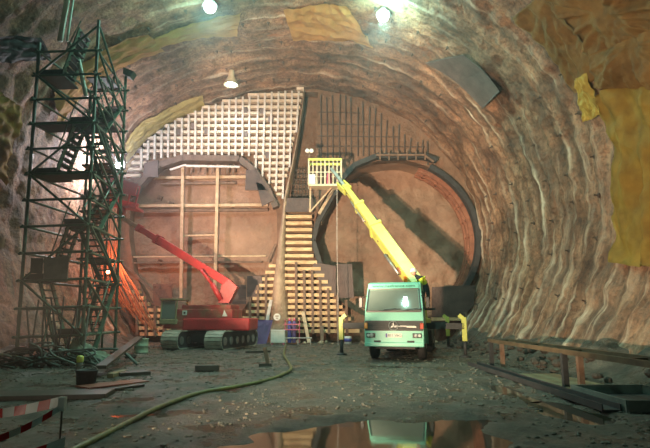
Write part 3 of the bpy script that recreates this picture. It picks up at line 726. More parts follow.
for k, (za, zb, up_) in enumerate(((.2, 2.9, 1), (2.9, 4.9, 0), (4.9, 6.9, 1), (6.9, 8.9, 0), (8.9, 10.9, 1))):
    ya, yb = (SY0+1.2, SY1-.5) if up_ else (SY1-.5, SY0+1.2)
    for dx in (-.75, -.12):
        sub('stringer', 'green', lambda bm: beam(bm, (SX1+dx, ya, za), (SX1+dx-.1, yb, zb), .05, .18, (1, 0, 0)))
        sub('handrail', 'green', lambda bm: rod(bm, (SX1+dx, ya, za+.95), (SX1+dx-.1, yb, zb+.95), .028, 6))
    for q in range(9):
        t = (q+.5)/9
        sub('tread', 'greend', lambda bm: box(bm, (SX1-.44-.1*t, ya+(yb-ya)*t, za+(zb-za)*t), (.6, .24, .04)))
# bottom flight from the ground
for dy in (-.4, .4):
    sub('stringer', 'green', lambda bm: beam(bm, (SX0+.5, SY0+.6+dy, 3.0), (SX1-.9, SY0+.6+dy, .1), .05, .2, (0, 1, 0)))
for q in range(10):
    t = (q+.5)/10
    sub('tread', 'greend', lambda bm: box(bm, (SX0+.5+(SX1-SX0-1.4)*t, SY0+.6, 3.0-2.9*t), (.24, .76, .04)))
XF[0] = Matrix.Identity(4)
# grey boards tied to the front of the tower
o = thing('notice_board', 'pair of grey boards tied across the front of the scaffold', 'board', at(50, 278, SY0-.15))
bm = B(); prism(bm, [at(x, y, SY0-.16) for x, y in ((44, 258), (69, 256), (67, 279), (43, 279))], (0, .04, 0)); obj('panel', bm, 'grey', o)
bm = B(); prism(bm, [at(x, y, SY0-.13) for x, y in ((31, 258), (43, 258), (42, 274), (30, 273))], (0, .04, 0)); obj('panel', bm, 'greend', o)
# plastic riser pipes near the top of the tower
for pts, r, lb in (([(67, 0), (60, 41)], .11, 'thick pale green pipe at the very top of the scaffold'), ([(74, -6), (67, 41)], .045, 'thin pale pipe beside the thick pipe on the scaffold'),
                   ([(69, 43), (76, 54), (79, 62), (86, 96)], .09, 'bent pale green pipe inside the top of the scaffold')):
    bm = B(); tube(bm, smooth_path([at(*q, 19.2) for q in pts], 4), r, 8)
    tag(center(obj('riser_pipe', bm, 'pvc', smooth=True)), lb, 'pipe', 'pale pipes on the scaffold')
p = at(130, 73, SY1)
root2 = thing('floodlight', 'unlit green floodlight on the top right corner of the scaffold', 'lamp', p)
bm = B(); prism(bm, [p+Vector(q) for q in ((-.25, -.2, .2), (.25, -.2, -.02), (.1, -.2, -.3), (-.25, -.2, -.12))], (0, .4, 0)); obj('housing', bm, 'greend', root2)
bm = B(); rod(bm, p, (SX1-.68, SY1, p.z-.1), .03, 6); obj('bracket', bm, 'dark', root2)

# ------------------------------------------------------------------ heap at the scaffold foot
rd = random.Random(11)
for k in range(16):                                  # hoses and cables tangled by the posts
    c = at(62+rd.uniform(-14, 26), 346+rd.uniform(-8, 12), 18.2); x0 = -9.6+rd.uniform(-1.4, 1.4); y0 = 17.6+rd.uniform(-.6, .6)
    r = rd.uniform(.3, .6); zt = rd.uniform(.15, .8); ph = rd.uniform(0, 6)
    pts = [(x0+r*math.cos(ph+t*.7)+.12*t*rd.uniform(-.5, 1), y0+r*.7*math.sin(ph+t*.7), max(.04, zt*abs(math.sin(t*.5+k)))) for t in range(10)]
    pts.append((pts[-1][0]+rd.uniform(.3, .9), pts[-1][1]-rd.uniform(.1, .5), .05))
    bm = B(); tube(bm, smooth_path(pts, 4), rd.choice((.028, .035, .045)), 6)
    tag(center(obj('hose_coil', bm, rd.choice(('black', 'greend', 'grey')), smooth=True)), 'dark hose in the tangle at the foot of the scaffold', 'hose', 'tangled hoses at the scaffold foot')
for k in range(14):                                  # rods leaning against the tower foot
    x0 = -10.6+k*.16+rd.uniform(-.1, .1)
    a = Vector((x0+rd.uniform(.1, .5), 18.2+rd.uniform(-.3, .3), .03)); b_ = Vector((x0-rd.uniform(-.2, .4), 18.72, rd.uniform(1.2, 2.6)))
    bm = B(); rod(bm, a, b_, .03, 6); tag(center(obj('leaning_rod', bm, rd.choice(('green', 'dark', 'grey')))), 'thin rod leaning on the foot of the scaffold', 'rod', 'rods leaning at the scaffold foot')
def board(label, a, b_, w, t, m, cat='plank', name='plank', z=0.0, za=None, zb=None, grp='loose boards on the left floor'):
    a, b_ = Vector(a), Vector(b_)
    a.z = z+t/2 if za is None else za; b_.z = z+t/2 if zb is None else zb
    bm = B(); beam(bm, a, b_, w, t, (0, 0, 1), min(w, t)*.12)
    return tag(center(obj(name, bm, m)), label, cat, grp)
board('long dark plank tilted over the debris heap', gnd(100, 378), gnd(138, 356), .28, .09, 'timber', za=.28, zb=.75)
board('dark plank lying flat right of the debris heap', gnd(118, 376), gnd(148, 374), .5, .1, 'timber')
board('short pale offcut beside the dark bin', gnd(110, 378), gnd(123, 374), .18, .12, 'ply')
board('red-brown formwork sheet lying on the mud at left', gnd(82, 388), gnd(142, 381), .62, .03, 'redsheet', 'formwork sheet', 'formwork_sheet')
board('dark panel lying across the mud behind the barrier tape', gnd(-20, 399), gnd(110, 396), .8, .10, 'timber', 'panel', 'floor_panel')
board('thin dark strip in front of the red-brown sheet', gnd(100, 392), gnd(142, 386), .2, .05, 'timber')
# crumpled pale sheet over the heap
bm = B(); g = []
for j in range(15):
    r = []
    for i in range(25):
        s, t = i/24, j/14; x = -8.95+1.6*s; y = 19.0-1.0*t-.3*s
        z = .12+(.75-.5*s)*math.sin(PI*t)**.7*(1-.5*s)+.10*fbm((s*5, t*4, 1), 4)
        r.append(bm.verts.new((x, y, max(.03, z))))
    g.append(r)
for a, b_ in zip(g, g[1:]):
    for i in range(24): bm.faces.new((a[i], a[i+1], b_[i+1], b_[i]))
bmesh.ops.solidify(bm, geom=bm.faces[:], thickness=.02)
tag(center(obj('plastic_sheet', bm, 'sack', smooth=True)), 'crumpled pale green plastic sheet over the debris heap', 'sheet')
p = gnd(136, 354); root = thing('green_drum', 'small pale green drum behind the debris heap', 'drum', (p.x, p.y+.6, 0))
q = Vector((p.x, p.y+.6, 0)); bm = B(); lathe(bm, [(.30, 0), (.32, .03), (.30, .06), (.30, .3), (.32, .32), (.30, .34), (.30, .6), (.32, .63), (.30, .64)], q, 16); obj('body', bm, 'sack', root, True)
bm = B(); lathe(bm, [(.05, .64), (.05, .69)], q+Vector((.12, 0, 0)), 8); obj('cap', bm, 'grey', root)
p = gnd(86, 384); root = thing('bin', 'dark open bin in front of the scaffold hoses', 'bin', p)
bm = B(); lathe(bm, [(.22, 0), (.25, .30), (.27, .31), (.27, .34), (.23, .34), (.2, .05)], p, 14); obj('body', bm, 'dark', root, True)
bm = B(); tube(bm, [p+Vector((.26*math.cos(a), .0, .32+.14*math.sin(a))) for a in [PI*i/8 for i in range(9)]], .012, 5); obj('handle', bm, 'steel', root)
p = gnd(79, 372); root = thing('plastic_bottle', 'small yellow-topped container beside the dark bin', 'container', p)
bm = B(); lathe(bm, [(.09, 0), (.10, .03), (.10, .24), (.05, .30)], p, 12); obj('body', bm, 'grey', root, True)
bm = B(); lathe(bm, [(.09, .28), (.10, .30), (.10, .44), (.06, .48)], p, 12); obj('top', bm, 'yellow', root, True)
for k in range(40):                                  # individual stones of the heap
    x = rd.uniform(-10.3, -7.2); y = rd.uniform(16.9, 18.6) if x < -8.6 else rd.uniform(17.6, 20.5); r = rd.uniform(.06, .17)
    bm = B(); bmesh.ops.create_icosphere(bm, subdivisions=2, radius=r)
    for v in bm.verts: v.co *= 1+.35*mnoise.noise(v.co*6/r*.12+Vector((k, 0, 0))); v.co.z *= .7
    bmesh.ops.translate(bm, vec=(x, y, r*.45), verts=bm.verts)
    tag(center(obj('stone', bm, 'rubble')), 'stone in the rubble before the scaffold', 'stone', 'rubble at the scaffold foot')

# ------------------------------------------------------------------ barrier tape
def ribbon(pts, w, period):
    bm = B(); uvl = bm.loops.layers.uv.new('UVMap'); L_ = 0; prev = None; rows = []
    for i, p in enumerate(pts):
        p = Vector(p)
        if prev is not None: L_ += (p-prev).length
        prev = p; tw = .25*math.sin(i*.35)
        rows.append((bm.verts.new(p+Vector((0, tw*w*.5, w/2))), bm.verts.new(p-Vector((0, tw*w*.5, w/2))), L_/period))
    for a, b_ in zip(rows, rows[1:]):
        f = bm.faces.new((a[0], a[1], b_[1], b_[0]))
        for l, u in zip(f.loops, (a[2], a[2], b_[2], b_[2])): l[uvl].uv = (u, 0)
    return bm
def sag(a, b_, s, n=24):
    a, b_ = Vector(a), Vector(b_); return [a.lerp(b_, i/n)-Vector((0, 0, s*4*(i/n)*(1-i/n))) for i in range(n+1)]
TP = at(62.5, 401, 4.1); tb = Vector((TP.x+.02, 4.1, 0))
root = thing('tape_stake', 'thin dark stake holding up the barrier tape', 'stake', tb)
bm = B(); rod(bm, tb-Vector((0, 0, .1)), TP+Vector((0, 0, .03)), .008, 8); obj('rod', bm, 'rebar', root)
bm = B(); box(bm, TP-Vector((0, 0, .02)), (.05, .04, .10)); obj('tape_knot', bm, M['tape'], root)
for (a, b_, s, lb) in (((TP, at(-60, 418, 4.6), .03, 'top run of red and white barrier tape, left foreground')),
                       ((TP-Vector((0, 0, .04)), at(-40, 448, 3.7), .05, 'middle sagging run of red and white barrier tape')),
                       ((at(65, 442, 4.08), at(-30, 466, 3.8), .03, 'lowest run of red and white barrier tape at frame bottom'))):
    o = obj('barrier_tape', ribbon(sag(a, b_, s), .075 if s != .05 else .05, .26 if s != .05 else .15), M['tape']); o.data.materials[0] = M['tape']
    tag(center(o), lb, 'barrier tape', 'barrier tapes on the stake')

# ------------------------------------------------------------------ hose and bits on the floor
pts = [gnd(*q, .045) for q in ((60, 458), (80, 447), (118, 428), (160, 407), (200, 393), (240, 386), (268, 380), (284, 374), (291, 369), (288, 362), (284, 355), (285, 348), (286, 344))]
bm = B(); tube(bm, smooth_path(pts, 8), .045, 10); tag(center(obj('hose', bm, 'hose', smooth=True)), 'long yellow-green hose snaking across the muddy floor', 'hose')
p = gnd(207, 371); board('short black timber block lying on the mud', p+Vector((-.36, 0, 0)), p+Vector((.36, .05, 0)), .2, .18, 'timber', 'timber block', 'timber_block', grp='loose pieces on the middle floor')
p = gnd(266, 367); root = thing('stake', 'short brown stake on a dark foot in the mud', 'stake', p)
bm = B(); box(bm, p+Vector((-.02, 0, .06)), (.42, .2, .12)); obj('foot', bm, 'timber', root)
bm = B(); beam(bm, p+Vector((.06, 0, .1)), p+Vector((-.06, .02, .62)), .13, .1); obj('post', bm, 'darkstud', root)
board('thin dark bar lying behind the short stake', gnd(246, 353), gnd(270, 352), .16, .08, 'timber', 'bar', 'floor_bar', grp='loose pieces on the middle floor')

# ------------------------------------------------------------------ right: trestle, channel, ply, trough
root = thing('trestle', 'long rusty ladder-like steel trestle by the right wall', 'trestle', (5.8, 12.5, 0))
for x in (5.5, 6.15):
    bm = B(); box(bm, (x, 12.4, .84), (.08, 10.0, .11)); obj('rail', bm, 'rusty', root)
for y in (7.6, 9.9, 12.4, 14.9, 17.35):
    bm = B(); box(bm, (5.82, y, .83), (.62, .07, .07)); obj('cross_bar', bm, 'rusty', root)
for y in (8.4, 12.0, 17.2):
    for x in (5.5, 5.86):
        bm = B(); box(bm, (x, y, .39), (.12, .12, .82)); obj('leg', bm, 'dark' if x < 5.6 else 'darkstud', root)
root = thing('steel_channel', 'long dark steel channel lying on the mud before the trestle', 'channel', (5.0, 13.4, 0))
bm = B(); box(bm, (4.98, 13.4, .03), (.34, 8.4, .03)); obj('web', bm, 'dark', root)
for x in (4.82, 5.14):
    bm = B(); box(bm, (x, 13.4, .08), (.025, 8.4, .12)); obj('flange', bm, 'dark', root)
bm = B(); box(bm, (5.95, 12.9, .05), (1.1, 3.4, .035), Matrix.Rotation(.06, 3, 'Z')); tag(center(obj('plywood_sheet', bm, 'ply')), 'dirty plywood sheet lying under the trestle', 'plywood')
root = thing('steel_trough', 'dark open steel trough at the right edge of floor', 'trough', (5.9, 10.1, 0))
bm = B(); box(bm, (5.95, 10.1, .03), (1.5, 2.0, .03)); obj('base', bm, 'dark', root)
for c, s in (((5.2, 10.1, .12), (.04, 2.0, .2)), ((6.7, 10.1, .12), (.04, 2.0, .2)), ((5.95, 9.1, .12), (1.5, .04, .2)), ((5.95, 11.1, .12), (1.5, .04, .2))):
    bm = B(); box(bm, c, s); obj('side', bm, 'grey', root)
for k in range(70):                                  # rubble on the muck bank
    x = rd.uniform(6.7, 8.0); y = rd.uniform(11, 31); r = rd.uniform(.06, .2)
    bm = B(); bmesh.ops.create_icosphere(bm, subdivisions=2, radius=r)
    for v in bm.verts: v.co *= 1+.4*mnoise.noise(v.co*.7/r+Vector((k, 3, 0))); v.co.z *= .75
    bmesh.ops.translate(bm, vec=(x, y, floor_z(x, y)+r*.4), verts=bm.verts)
    tag(center(obj('stone', bm, 'rubble')), 'stone on the muck bank along the right wall', 'stone', 'rubble on the right muck bank')

# ------------------------------------------------------------------ stuff at the pier foot
p0 = at(260, 345, 31.6)
bm = B(); g = []
for j in range(13):
    r = []
    for i in range(13):
        s, t = i/12, j/12; c = (at(254, 320, 31.9).lerp(at(273, 320, 31.9), s)).lerp(at(246, 345.5, 31.1).lerp(at(266, 345.5, 31.1), s), t)
        r.append(bm.verts.new(c+Vector((0, -.08*mnoise.noise(Vector((s*4, t*3, 2)))-.06*math.sin(PI*t), 0))))
    g.append(r)
for a, b_ in zip(g, g[1:]):
    for i in range(12): bm.faces.new((a[i], a[i+1], b_[i+1], b_[i]))
bmesh.ops.solidify(bm, geom=bm.faces[:], thickness=.03)
tag(center(obj('purple_sheet', bm, 'purple', smooth=True)), 'purple-blue sheet leaning behind the red crane', 'sheet')
lean = [((246, 343, 31.3), (256, 318, 32.2), 'plank leaning left of the purple sheet'), ((241, 344, 31.4), (249, 324, 32.4), 'shorter plank leaning next to the red crane tail'),
        ((264, 336, 31.8), (271, 300, 32.5), 'grey plank leaning on the pier above the purple sheet'), ((309, 343, 31.2), (303, 312, 32.5), 'long pale plank leaning on the timber stack'),
        ((322, 342, 31.4), (322, 326, 32.4), 'short dark prop before the timber stack')]
for k, (a, b_, lb) in enumerate(lean):
    A, Bq = at(*a), at(*b_); A.z = max(A.z, .03); bm = B(); beam(bm, A, Bq, .2, .07, (0, 1, 0)); tag(center(obj('plank', bm, ('pale', 'pale', 'stud', 'pale', 'darkstud')[k])), lb, 'plank', 'planks leaning at the pier foot')
p = at(278, 345, 30.2); root = thing('site_box', 'white box standing in front of the pier', 'box', (p.x, p.y, 0))
bm = B(); box(bm, (p.x, p.y, .44), (.82, .5, .68), None, .03); obj('body', bm, 'white', root)
bm = B(); box(bm, (p.x, p.y, .81), (.86, .54, .06), None, .02); obj('lid', bm, 'white', root)
for sx in (-1, 1):
    bm = B(); box(bm, (p.x+sx*.32, p.y, .05), (.1, .5, .1)); obj('foot', bm, 'pink', root)
bm = B(); q = at(277, 317, 32.1); lathe(bm, [(.22, -.02), (.22, .02)], q, 16, axis=(0, -1, 0)); 
root = thing('round_sign', 'small round white sign on the sprayed pier', 'sign', q); obj('disc', bm, 'white', root)
bm = B(); box(bm, q+Vector((0, -.03, .06)), (.2, .02, .06)); box(bm, q+Vector((0, -.03, -.07)), (.12, .02, .05)); obj('mark', bm, 'darkstud', root)
for k, (px, h, m_, lb) in enumerate(((289.5, 1.25, 'blue', 'blue gas cylinder, left of the pair before the pier'), (294, 1.25, 'purple', 'purple gas cylinder, right of the pair before the pier'))):
    p = at(px, 340, 30.4); p.z = .1; root = thing('gas_cylinder', lb, 'gas cylinder', p, 'gas cylinders before the pier')
    bm = B(); lathe(bm, [(.115, 0), (.12, .02), (.12, h-.15), (.10, h-.05), (.05, h), (.03, h+.01)], p, 14); obj('body', bm, m_, root, True)
    bm = B(); lathe(bm, [(.06, h), (.09, h+.02), (.09, h+.14), (.07, h+.15)], p, 10); obj('valve_cap', bm, 'pink', root, True)
p = at(292, 341, 30.4); root = thing('cylinder_trolley', 'pink-railed trolley carrying the gas cylinders', 'trolley', (p.x, p.y, 0))
bm = B(); box(bm, (p.x, p.y, .05), (.75, .4, .06)); obj('base', bm, 'rib', root)
for s in (-.42, .42):
    bm = B(); tube(bm, [(p.x+s, p.y+.22, .05), (p.x+s, p.y+.22, 1.3), (p.x+s*1.05, p.y+.1, 1.42)], .03, 6); obj('rail', bm, 'pink', root)
for z in (.85, 1.15):
    bm = B(); rod(bm, (p.x-.5, p.y-.16, z), (p.x+.5, p.y-.16, z), .035, 6); obj('cross_rail', bm, 'pink', root)
root = thing('pipe_barrier', 'low pipe barrier at the pier foot beside the trolley', 'barrier', at(300, 345, 30.2))
a, b_ = at(284, 338, 30.0), at(312, 338, 30.0)
bm = B(); rod(bm, a, b_, .035, 6); obj('rail', bm, 'stud', root)
for t in (.05, .5, .95):
    q = a.lerp(b_, t); bm = B(); rod(bm, q, (q.x, q.y, .0), .03, 6); obj('leg', bm, 'stud', root)
p = at(348, 344, 31.0); root = thing('paint_tin', 'small blue and white tin left of the truck', 'tin', (p.x, p.y, 0))
bm = B(); lathe(bm, [(.2, 0), (.22, .02), (.22, .42), (.2, .44)], (p.x, p.y, 0), 14); obj('body', bm, 'white', root, True)
bm = B(); lathe(bm, [(.224, .12), (.224, .32)], (p.x, p.y, 0), 14); obj('band', bm, 'blue', root, True)
for k in range(45):                                  # spoil at the foot of the face
    x = rd.uniform(-9, 7.5); y = rd.uniform(29.8, 32.2); r = rd.uniform(.06, .2)
    if x < -8 and y > 31: continue
    bm = B(); bmesh.ops.create_icosphere(bm, subdivisions=2, radius=r)
    for v in bm.verts: v.co *= 1+.4*mnoise.noise(v.co*.7/r+Vector((k, 3, 4))); v.co.z *= .75
    bmesh.ops.translate(bm, vec=(x, y, r*.4), verts=bm.verts)
    tag(center(obj('stone', bm, 'pier')), 'brown stone at the foot of the heading face', 'stone', 'rubble at the face foot')

# ------------------------------------------------------------------ mint green truck with yellow boom
YAW = math.radians(-15)
XF[0] = Matrix.Translation((2.58, 19.3, 0)) @ Matrix.Rotation(YAW, 4, 'Z')     # local: -y is the front, x the image right
TR = thing('boom_truck', 'mint green boom truck facing the viewer with yellow telescopic boom', 'truck', (0, 0, 0))
W = 1.10
def part(name, m, f, parent=TR, smooth=False):
    bm = B(); f(bm); return obj(name, bm, m, parent, smooth)
# cab shell: profile in (y,z), extruded over the width, with the screen opening left as a recess
def cab(bm):
    low = [(-.02, .62), (-.06, .98), (-.05, 1.12), (.0, 1.46), (.04, 1.80)]
    prof = [(0, .60), (-.07, .66), (-.08, 1.10), (-.03, 1.46), (.0, 1.80), (.22, 2.66), (.32, 2.86), (.5, 2.93), (1.5, 2.93), (1.6, 2.85), (1.72, .95), (1.62, .95), (1.5, 1.25), (1.2, 1.38), (.9, 1.25), (.75, .95), (.7, .60)]
    a = [bm.verts.new((-W+(.10*(max(0, z-1.8)/1.1)), y, z)) for y, z in prof]; b_ = [bm.verts.new((W-(.10*(max(0, z-1.8)/1.1)), y, z)) for y, z in prof]
    bm.faces.new(a); bm.faces.new(b_[::-1]); n = len(a)
    for i in range(n): bm.faces.new((a[i], b_[i], b_[(i+1) % n], a[(i+1) % n]))
    bmesh.ops.bevel(bm, geom=[e for e in bm.edges if abs(abs(e.verts[0].co.x)-abs(e.verts[1].co.x)) < .02 and e.verts[0].co.x*e.verts[1].co.x > 0 and e.calc_length() > .2], offset=.03, segments=2, affect='EDGES')
CAB = part('cab', 'truck', cab)
def sy(z): return .0+.22*(z-1.80)/.86                # screen plane
scr = part('windscreen', M['glass'], lambda bm: prism(bm, [(-.98, sy(1.85)-.015, 1.85), (.98, sy(1.85)-.015, 1.85), (.91, sy(2.62)-.015, 2.62), (-.91, sy(2.62)-.015, 2.62)], (0, -.012, 0)))
def rubber(bm):
    q = [(-1.02, 1.81), (1.02, 1.81), (.95, 2.66), (-.95, 2.66)]
    for (x0, z0), (x1, z1) in zip(q, q[1:]+q[:1]): beam(bm, (x0, sy(z0)-.015, z0), (x1, sy(z1)-.015, z1), .055, .045, (0, 1, 0))
part('screen_seal', 'grille', rubber, scr)
for x in (-.45, .35):
    part('wiper', 'grille', lambda bm: (rod(bm, (x, sy(1.83)-.05, 1.83), (x+.55, sy(1.9)-.05, 1.92), .015, 5), rod(bm, (x+.1, sy(1.86)-.06, 1.87), (x+.72, sy(1.9)-.06, 1.9), .018, 5)), scr)
part('dashboard', 'dark', lambda bm: box(bm, (0, .02, 1.86), (2.0, .03, .10)), scr)
part('visor', 'truck', lambda bm: prism(bm, [(-.95, .16, 2.68), (.95, .16, 2.68), (.92, .26, 2.86), (-.92, .26, 2.86)], (0, .06, 0)))
bm = text_bm('www.natfrance.com', .15, .004)
bmesh.ops.transform(bm, matrix=Matrix.Translation((0, .205, 2.775)) @ Matrix.Rotation(PI/2-.5, 4, 'X') @ Matrix.Scale(1.35, 4, (1, 0, 0)), verts=bm.verts)
obj('lettering', bm, 'txt', TR)
gr = part('grille', 'grille', lambda bm: prism(bm, [(-1.08, -.095, 1.10), (1.08, -.095, 1.10), (1.08, -.055, 1.47), (-1.08, -.055, 1.47)], (0, .06, 0)))
for z in (1.18, 1.25, 1.32, 1.39):
    part('slat', 'dark', lambda bm: box(bm, (0, -.105+(z-1.1)*.1, z), (1.9, .02, .025)), gr)
part('strip', 'chrome', lambda bm: box(bm, (.42, -.095, 1.27), (.75, .02, .03)), gr)
part('strip', 'steel', lambda bm: box(bm, (.66, -.097, 1.245), (.35, .02, .06)), gr)
def star(bm):
    ex = Matrix.Translation((0, -.12, 1.285)) @ Matrix.Rotation(PI/2, 4, 'X')
    pts = [(.17*math.cos(2*PI*k/24), .17*math.sin(2*PI*k/24), 0) for k in range(25)]
    b2 = [ex @ Vector(p) for p in pts]; tube(bm, b2, .016, 6)
    for k in range(3):
        a = PI/2+2*PI*k/3; o_ = Vector((math.cos(a), math.sin(a), 0)); n_ = Vector((-o_.y, o_.x, 0))
        prism(bm, [ex @ (o_*.165), ex @ (n_*.035-o_*.0), ex @ (-n_*.035)], (0, -.015, 0))
part('emblem', 'chrome', star, gr)
for s, m_ in ((-1, 'orange'), (1, 'redlens')):
    part('indicator', m_, lambda bm: box(bm, (s*1.04, -.08, 1.28), (.13, .08, .22), None, .02))
    hl = part('headlight', 'grille', lambda bm: box(bm, (s*.86, -.085, .93), (.34, .06, .17), None, .015))
    part('lens', 'chrome', lambda bm: lathe(bm, [(.075, 0), (.075, .03), (.06, .04)], (s*.83, -.11, .93), 14, axis=(0, -1, 0)), hl, True)
    part('lens', 'white', lambda bm: lathe(bm, [(.055, 0), (.055, .03), (.04, .035)], (s*.95, -.11, .93), 12, axis=(0, -1, 0)), hl, True)
    part('step_recess', 'dark', lambda bm: box(bm, (s*.62, -.078, .70), (.26, .03, .09)))
part('bumper', 'truck', lambda bm: box(bm, (0, -.03, .60), (2.2, .16, .16), None, .03))
pl = part('number_plate', 'white', lambda bm: box(bm, (0, -.095, .93), (.62, .02, .14)))
part('plate_band', 'blue', lambda bm: box(bm, (-.27, -.108, .93), (.06, .01, .14)), pl)
bm = text_bm('811 VBC', .12, .003); bmesh.ops.transform(bm, matrix=Matrix.Translation((.03, -.108, .93)) @ Matrix.Rotation(PI/2, 4, 'X') @ Matrix.Scale(1.1, 4, (1, 0, 0)), verts=bm.verts); obj('lettering', bm, 'txt', pl)
for s in (-1, 1):
    part('side_window', M['glass'], lambda bm: prism(bm, [(s*1.08, .3, 1.9), (s*1.08, 1.25, 1.9), (s*1.02, 1.25, 2.6), (s*1.02, .48, 2.6)], (s*.02, 0, 0)))
    mr = part('mirror', 'grille', lambda bm: box(bm, (s*1.27, .12, 2.15), (.14, .08, .40), None, .02))
    part('mirror_arm', 'grille', lambda bm: (rod(bm, (s*1.03, .15, 2.4), (s*1.27, .12, 2.3), .015, 5), rod(bm, (s*1.07, .12, 1.9), (s*1.27, .12, 2.0), .015, 5)), mr)
    part('wheel_arch', 'truck', lambda bm: [beam(bm, (s*1.06, 1.2+.6*math.cos(a), .55+.6*math.sin(a)), (s*1.06, 1.2+.6*math.cos(a+.32), .55+.6*math.sin(a+.32)), .05, .16, (1, 0, 0)) for a in [i*.3 for i in range(0, 10)]])
# chassis, deck, wheels
part('chassis', 'dark', lambda bm: (box(bm, (-.42, 4.3, .78), (.14, 7.4, .28)), box(bm, (.42, 4.3, .78), (.14, 7.4, .28)), box(bm, (0, .5, .52), (1.5, .5, .2)), box(bm, (0, 1.2, .5), (1.6, .16, .16))))
part('deck', 'dark', lambda bm: (box(bm, (0, 5.0, 1.08), (2.15, 6.2, .16)), box(bm, (-1.0, 4.0, .8), (.3, 2.0, .45)), box(bm, (1.0, 4.6, .8), (.3, 1.6, .45))))
def wheel(x, y, w=.30, r=.52):
    t = part('wheel', 'black', lambda bm: lathe(bm, [(.30, -w/2), (r-.05, -w/2), (r, -w/2+.05), (r, w/2-.05), (r-.05, w/2), (.30, w/2)], (x, y, r), 28, axis=(1, 0, 0)), TR, True)
    part('hub', 'steel', lambda bm: lathe(bm, [(.30, -w*.35), (.30, w*.35), (.14, w*.52), (.08, w*.6)], (x, y, r), 18, axis=(1 if x > 0 else -1, 0, 0)), t, True)
for x in (-.93, .93): wheel(x, 1.2)
for x in (-.86, .86): wheel(x, 5.6, .48); wheel(x, 6.7, .48)
# outriggers
for y, ext in ((2.3, 2.55), (7.5, 1.75)):
    part('outrigger_beam', 'dark', lambda bm: box(bm, (0, y, 1.24), (2*ext, .24, .24)))
    for s in (-1, 1):
        lg = part('outrigger_leg', 'yellow', lambda bm: (box(bm, (s*ext, y, 1.12), (.20, .24, .95), None, .02), box(bm, (s*(ext-.10), y, 1.60), (.26, .20, .16), Matrix.Rotation(s*.7, 3, 'Y'))))
        part('jack', 'dark', lambda bm: (rod(bm, (s*ext, y, .08), (s*ext, y, .7), .075, 10),), lg, True)
        part('foot', 'dark', lambda bm: lathe(bm, [(.22, 0), (.22, .05), (.09, .1)], (s*ext, y, .005), 14), lg, True)
XF[0] = Matrix.Identity(4)
# boom: world points from base to head
b0, b1 = at(413, 280, 24.2), at(346, 188, 29.4)
ax = (b1-b0).normalized(); Lb = (b1-b0).length
def along(t): return b0+(b1-b0)*t
tc = Vector((b0.x+.05, b0.y+.1, 0))
def turret(bm):
    lathe(bm, [(.75, 1.14), (.75, 1.5), (.6, 1.55), (.55, 2.3)], tc, 18)
    box(bm, tc+Vector((-.28, .1, 2.75)), (.14, .9, 1.3)); box(bm, tc+Vector((.28, .1, 2.75)), (.14, .9, 1.3))
part('turret', 'yellow', turret)
up = (0, -1, .3)
for t0, t1, w, h in ((-.06, .50, .60, .84), (.40, .76, .46, .62), (.70, 1.0, .30, .42)):
    bs = part('boom_section', 'yellow', lambda bm: beam(bm, along(t0), along(t1), w, h, up, .03))
    part('collar', 'yellow', lambda bm: (beam(bm, along(t1-.012), along(t1+.012), w+.10, h+.10, up, .02)), bs)
    fr = frame(ax, up)
    for q in range(3):
        tt = t0+(t1-t0)*(.3+.25*q)
        part('pin', 'darkstud', lambda bm: rod(bm, along(tt)-fr @ Vector((w/2+.03, 0, 0)), along(tt)+fr @ Vector((w/2+.03, 0, 0)), .05, 8), bs)
fr = frame(ax, up)
side = fr @ Vector((1, 0, 0))
if side.x < 0: side = -side
part('hydraulic_ram', 'steel', lambda bm: (rod(bm, along(.22)+side*.40, along(.46)+side*.40, .08, 10), rod(bm, along(.46)+side*.40, along(.62)+side*.36, .045, 10)), TR, True)
part('hydraulic_ram', 'steel', lambda bm: rod(bm, along(.08)-side*.42, along(.26)-side*.42, .08, 10), TR, True)
part('hydraulic_ram', 'steel', lambda bm: rod(bm, along(.6)-side*.3, along(.84)-side*.26, .04, 10), TR, True)
part('hose_bracket', 'orange', lambda bm: (box(bm, along(.02)-side*.3-Vector((0, .2, 0)), (.22, .2, .3)), box(bm, along(.0)+side*.15-Vector((0, .3, .1)), (.3, .2, .2))))
part('cable_reel', 'rib', lambda bm: lathe(bm, [(.2, -.06), (.2, .06)], along(.1)-side*.3, 14, axis=tuple(side)))
for s in (-.22, .22):
    part('head_plate', 'yellow', lambda bm: beam(bm, along(.96)+side*s, along(1.06)+side*(s-.12), .08, .5, up))
# jib arm from boom head to the work basket
bk = at(331, 168, 30.2)
part('jib', 'steel', lambda bm: beam(bm, along(1.02), bk+Vector((0, -.2, -.1)), .16, .2, (0, -1, 0)))
# work basket
BX0, BX1 = at(309, 187, 30.6).x, at(341, 187, 30.6).x
zf = at(320, 186, 30.2).z; zt = at(320, 161, 30.2).z; by0, by1 = 29.9, 30.9
bas = part('basket_floor', 'cream', lambda bm: box(bm, ((BX0+BX1)/2, (by0+by1)/2, zf), (BX1-BX0, by1-by0, .12)))
def rect(z): return [(BX0, by0, z), (BX1, by0, z), (BX1, by1, z), (BX0, by1, z)]
q = rect(zt)
for a, b_ in zip(q, q[1:]+q[:1]): part('top_rail', 'yellow', lambda bm: beam(bm, a, b_, .10, .14, (0, 0, 1)), bas)
q = rect((zf+zt)/2)
for a, b_ in zip(q, q[1:]+q[:1]): part('mid_rail', 'cream', lambda bm: beam(bm, a, b_, .05, .05, (0, 0, 1)), bas)
for k in range(9):
    x = BX0+(BX1-BX0)*k/8
    for y in (by0, by1): part('baluster', 'cream', lambda bm: rod(bm, (x, y, zf), (x, y, zt), .035 if k % 4 else .05, 6), bas)
part('corner_panel', 'white', lambda bm: box(bm, (BX0+.2, by0-.02, zf+.35), (.42, .03, .6)), bas)
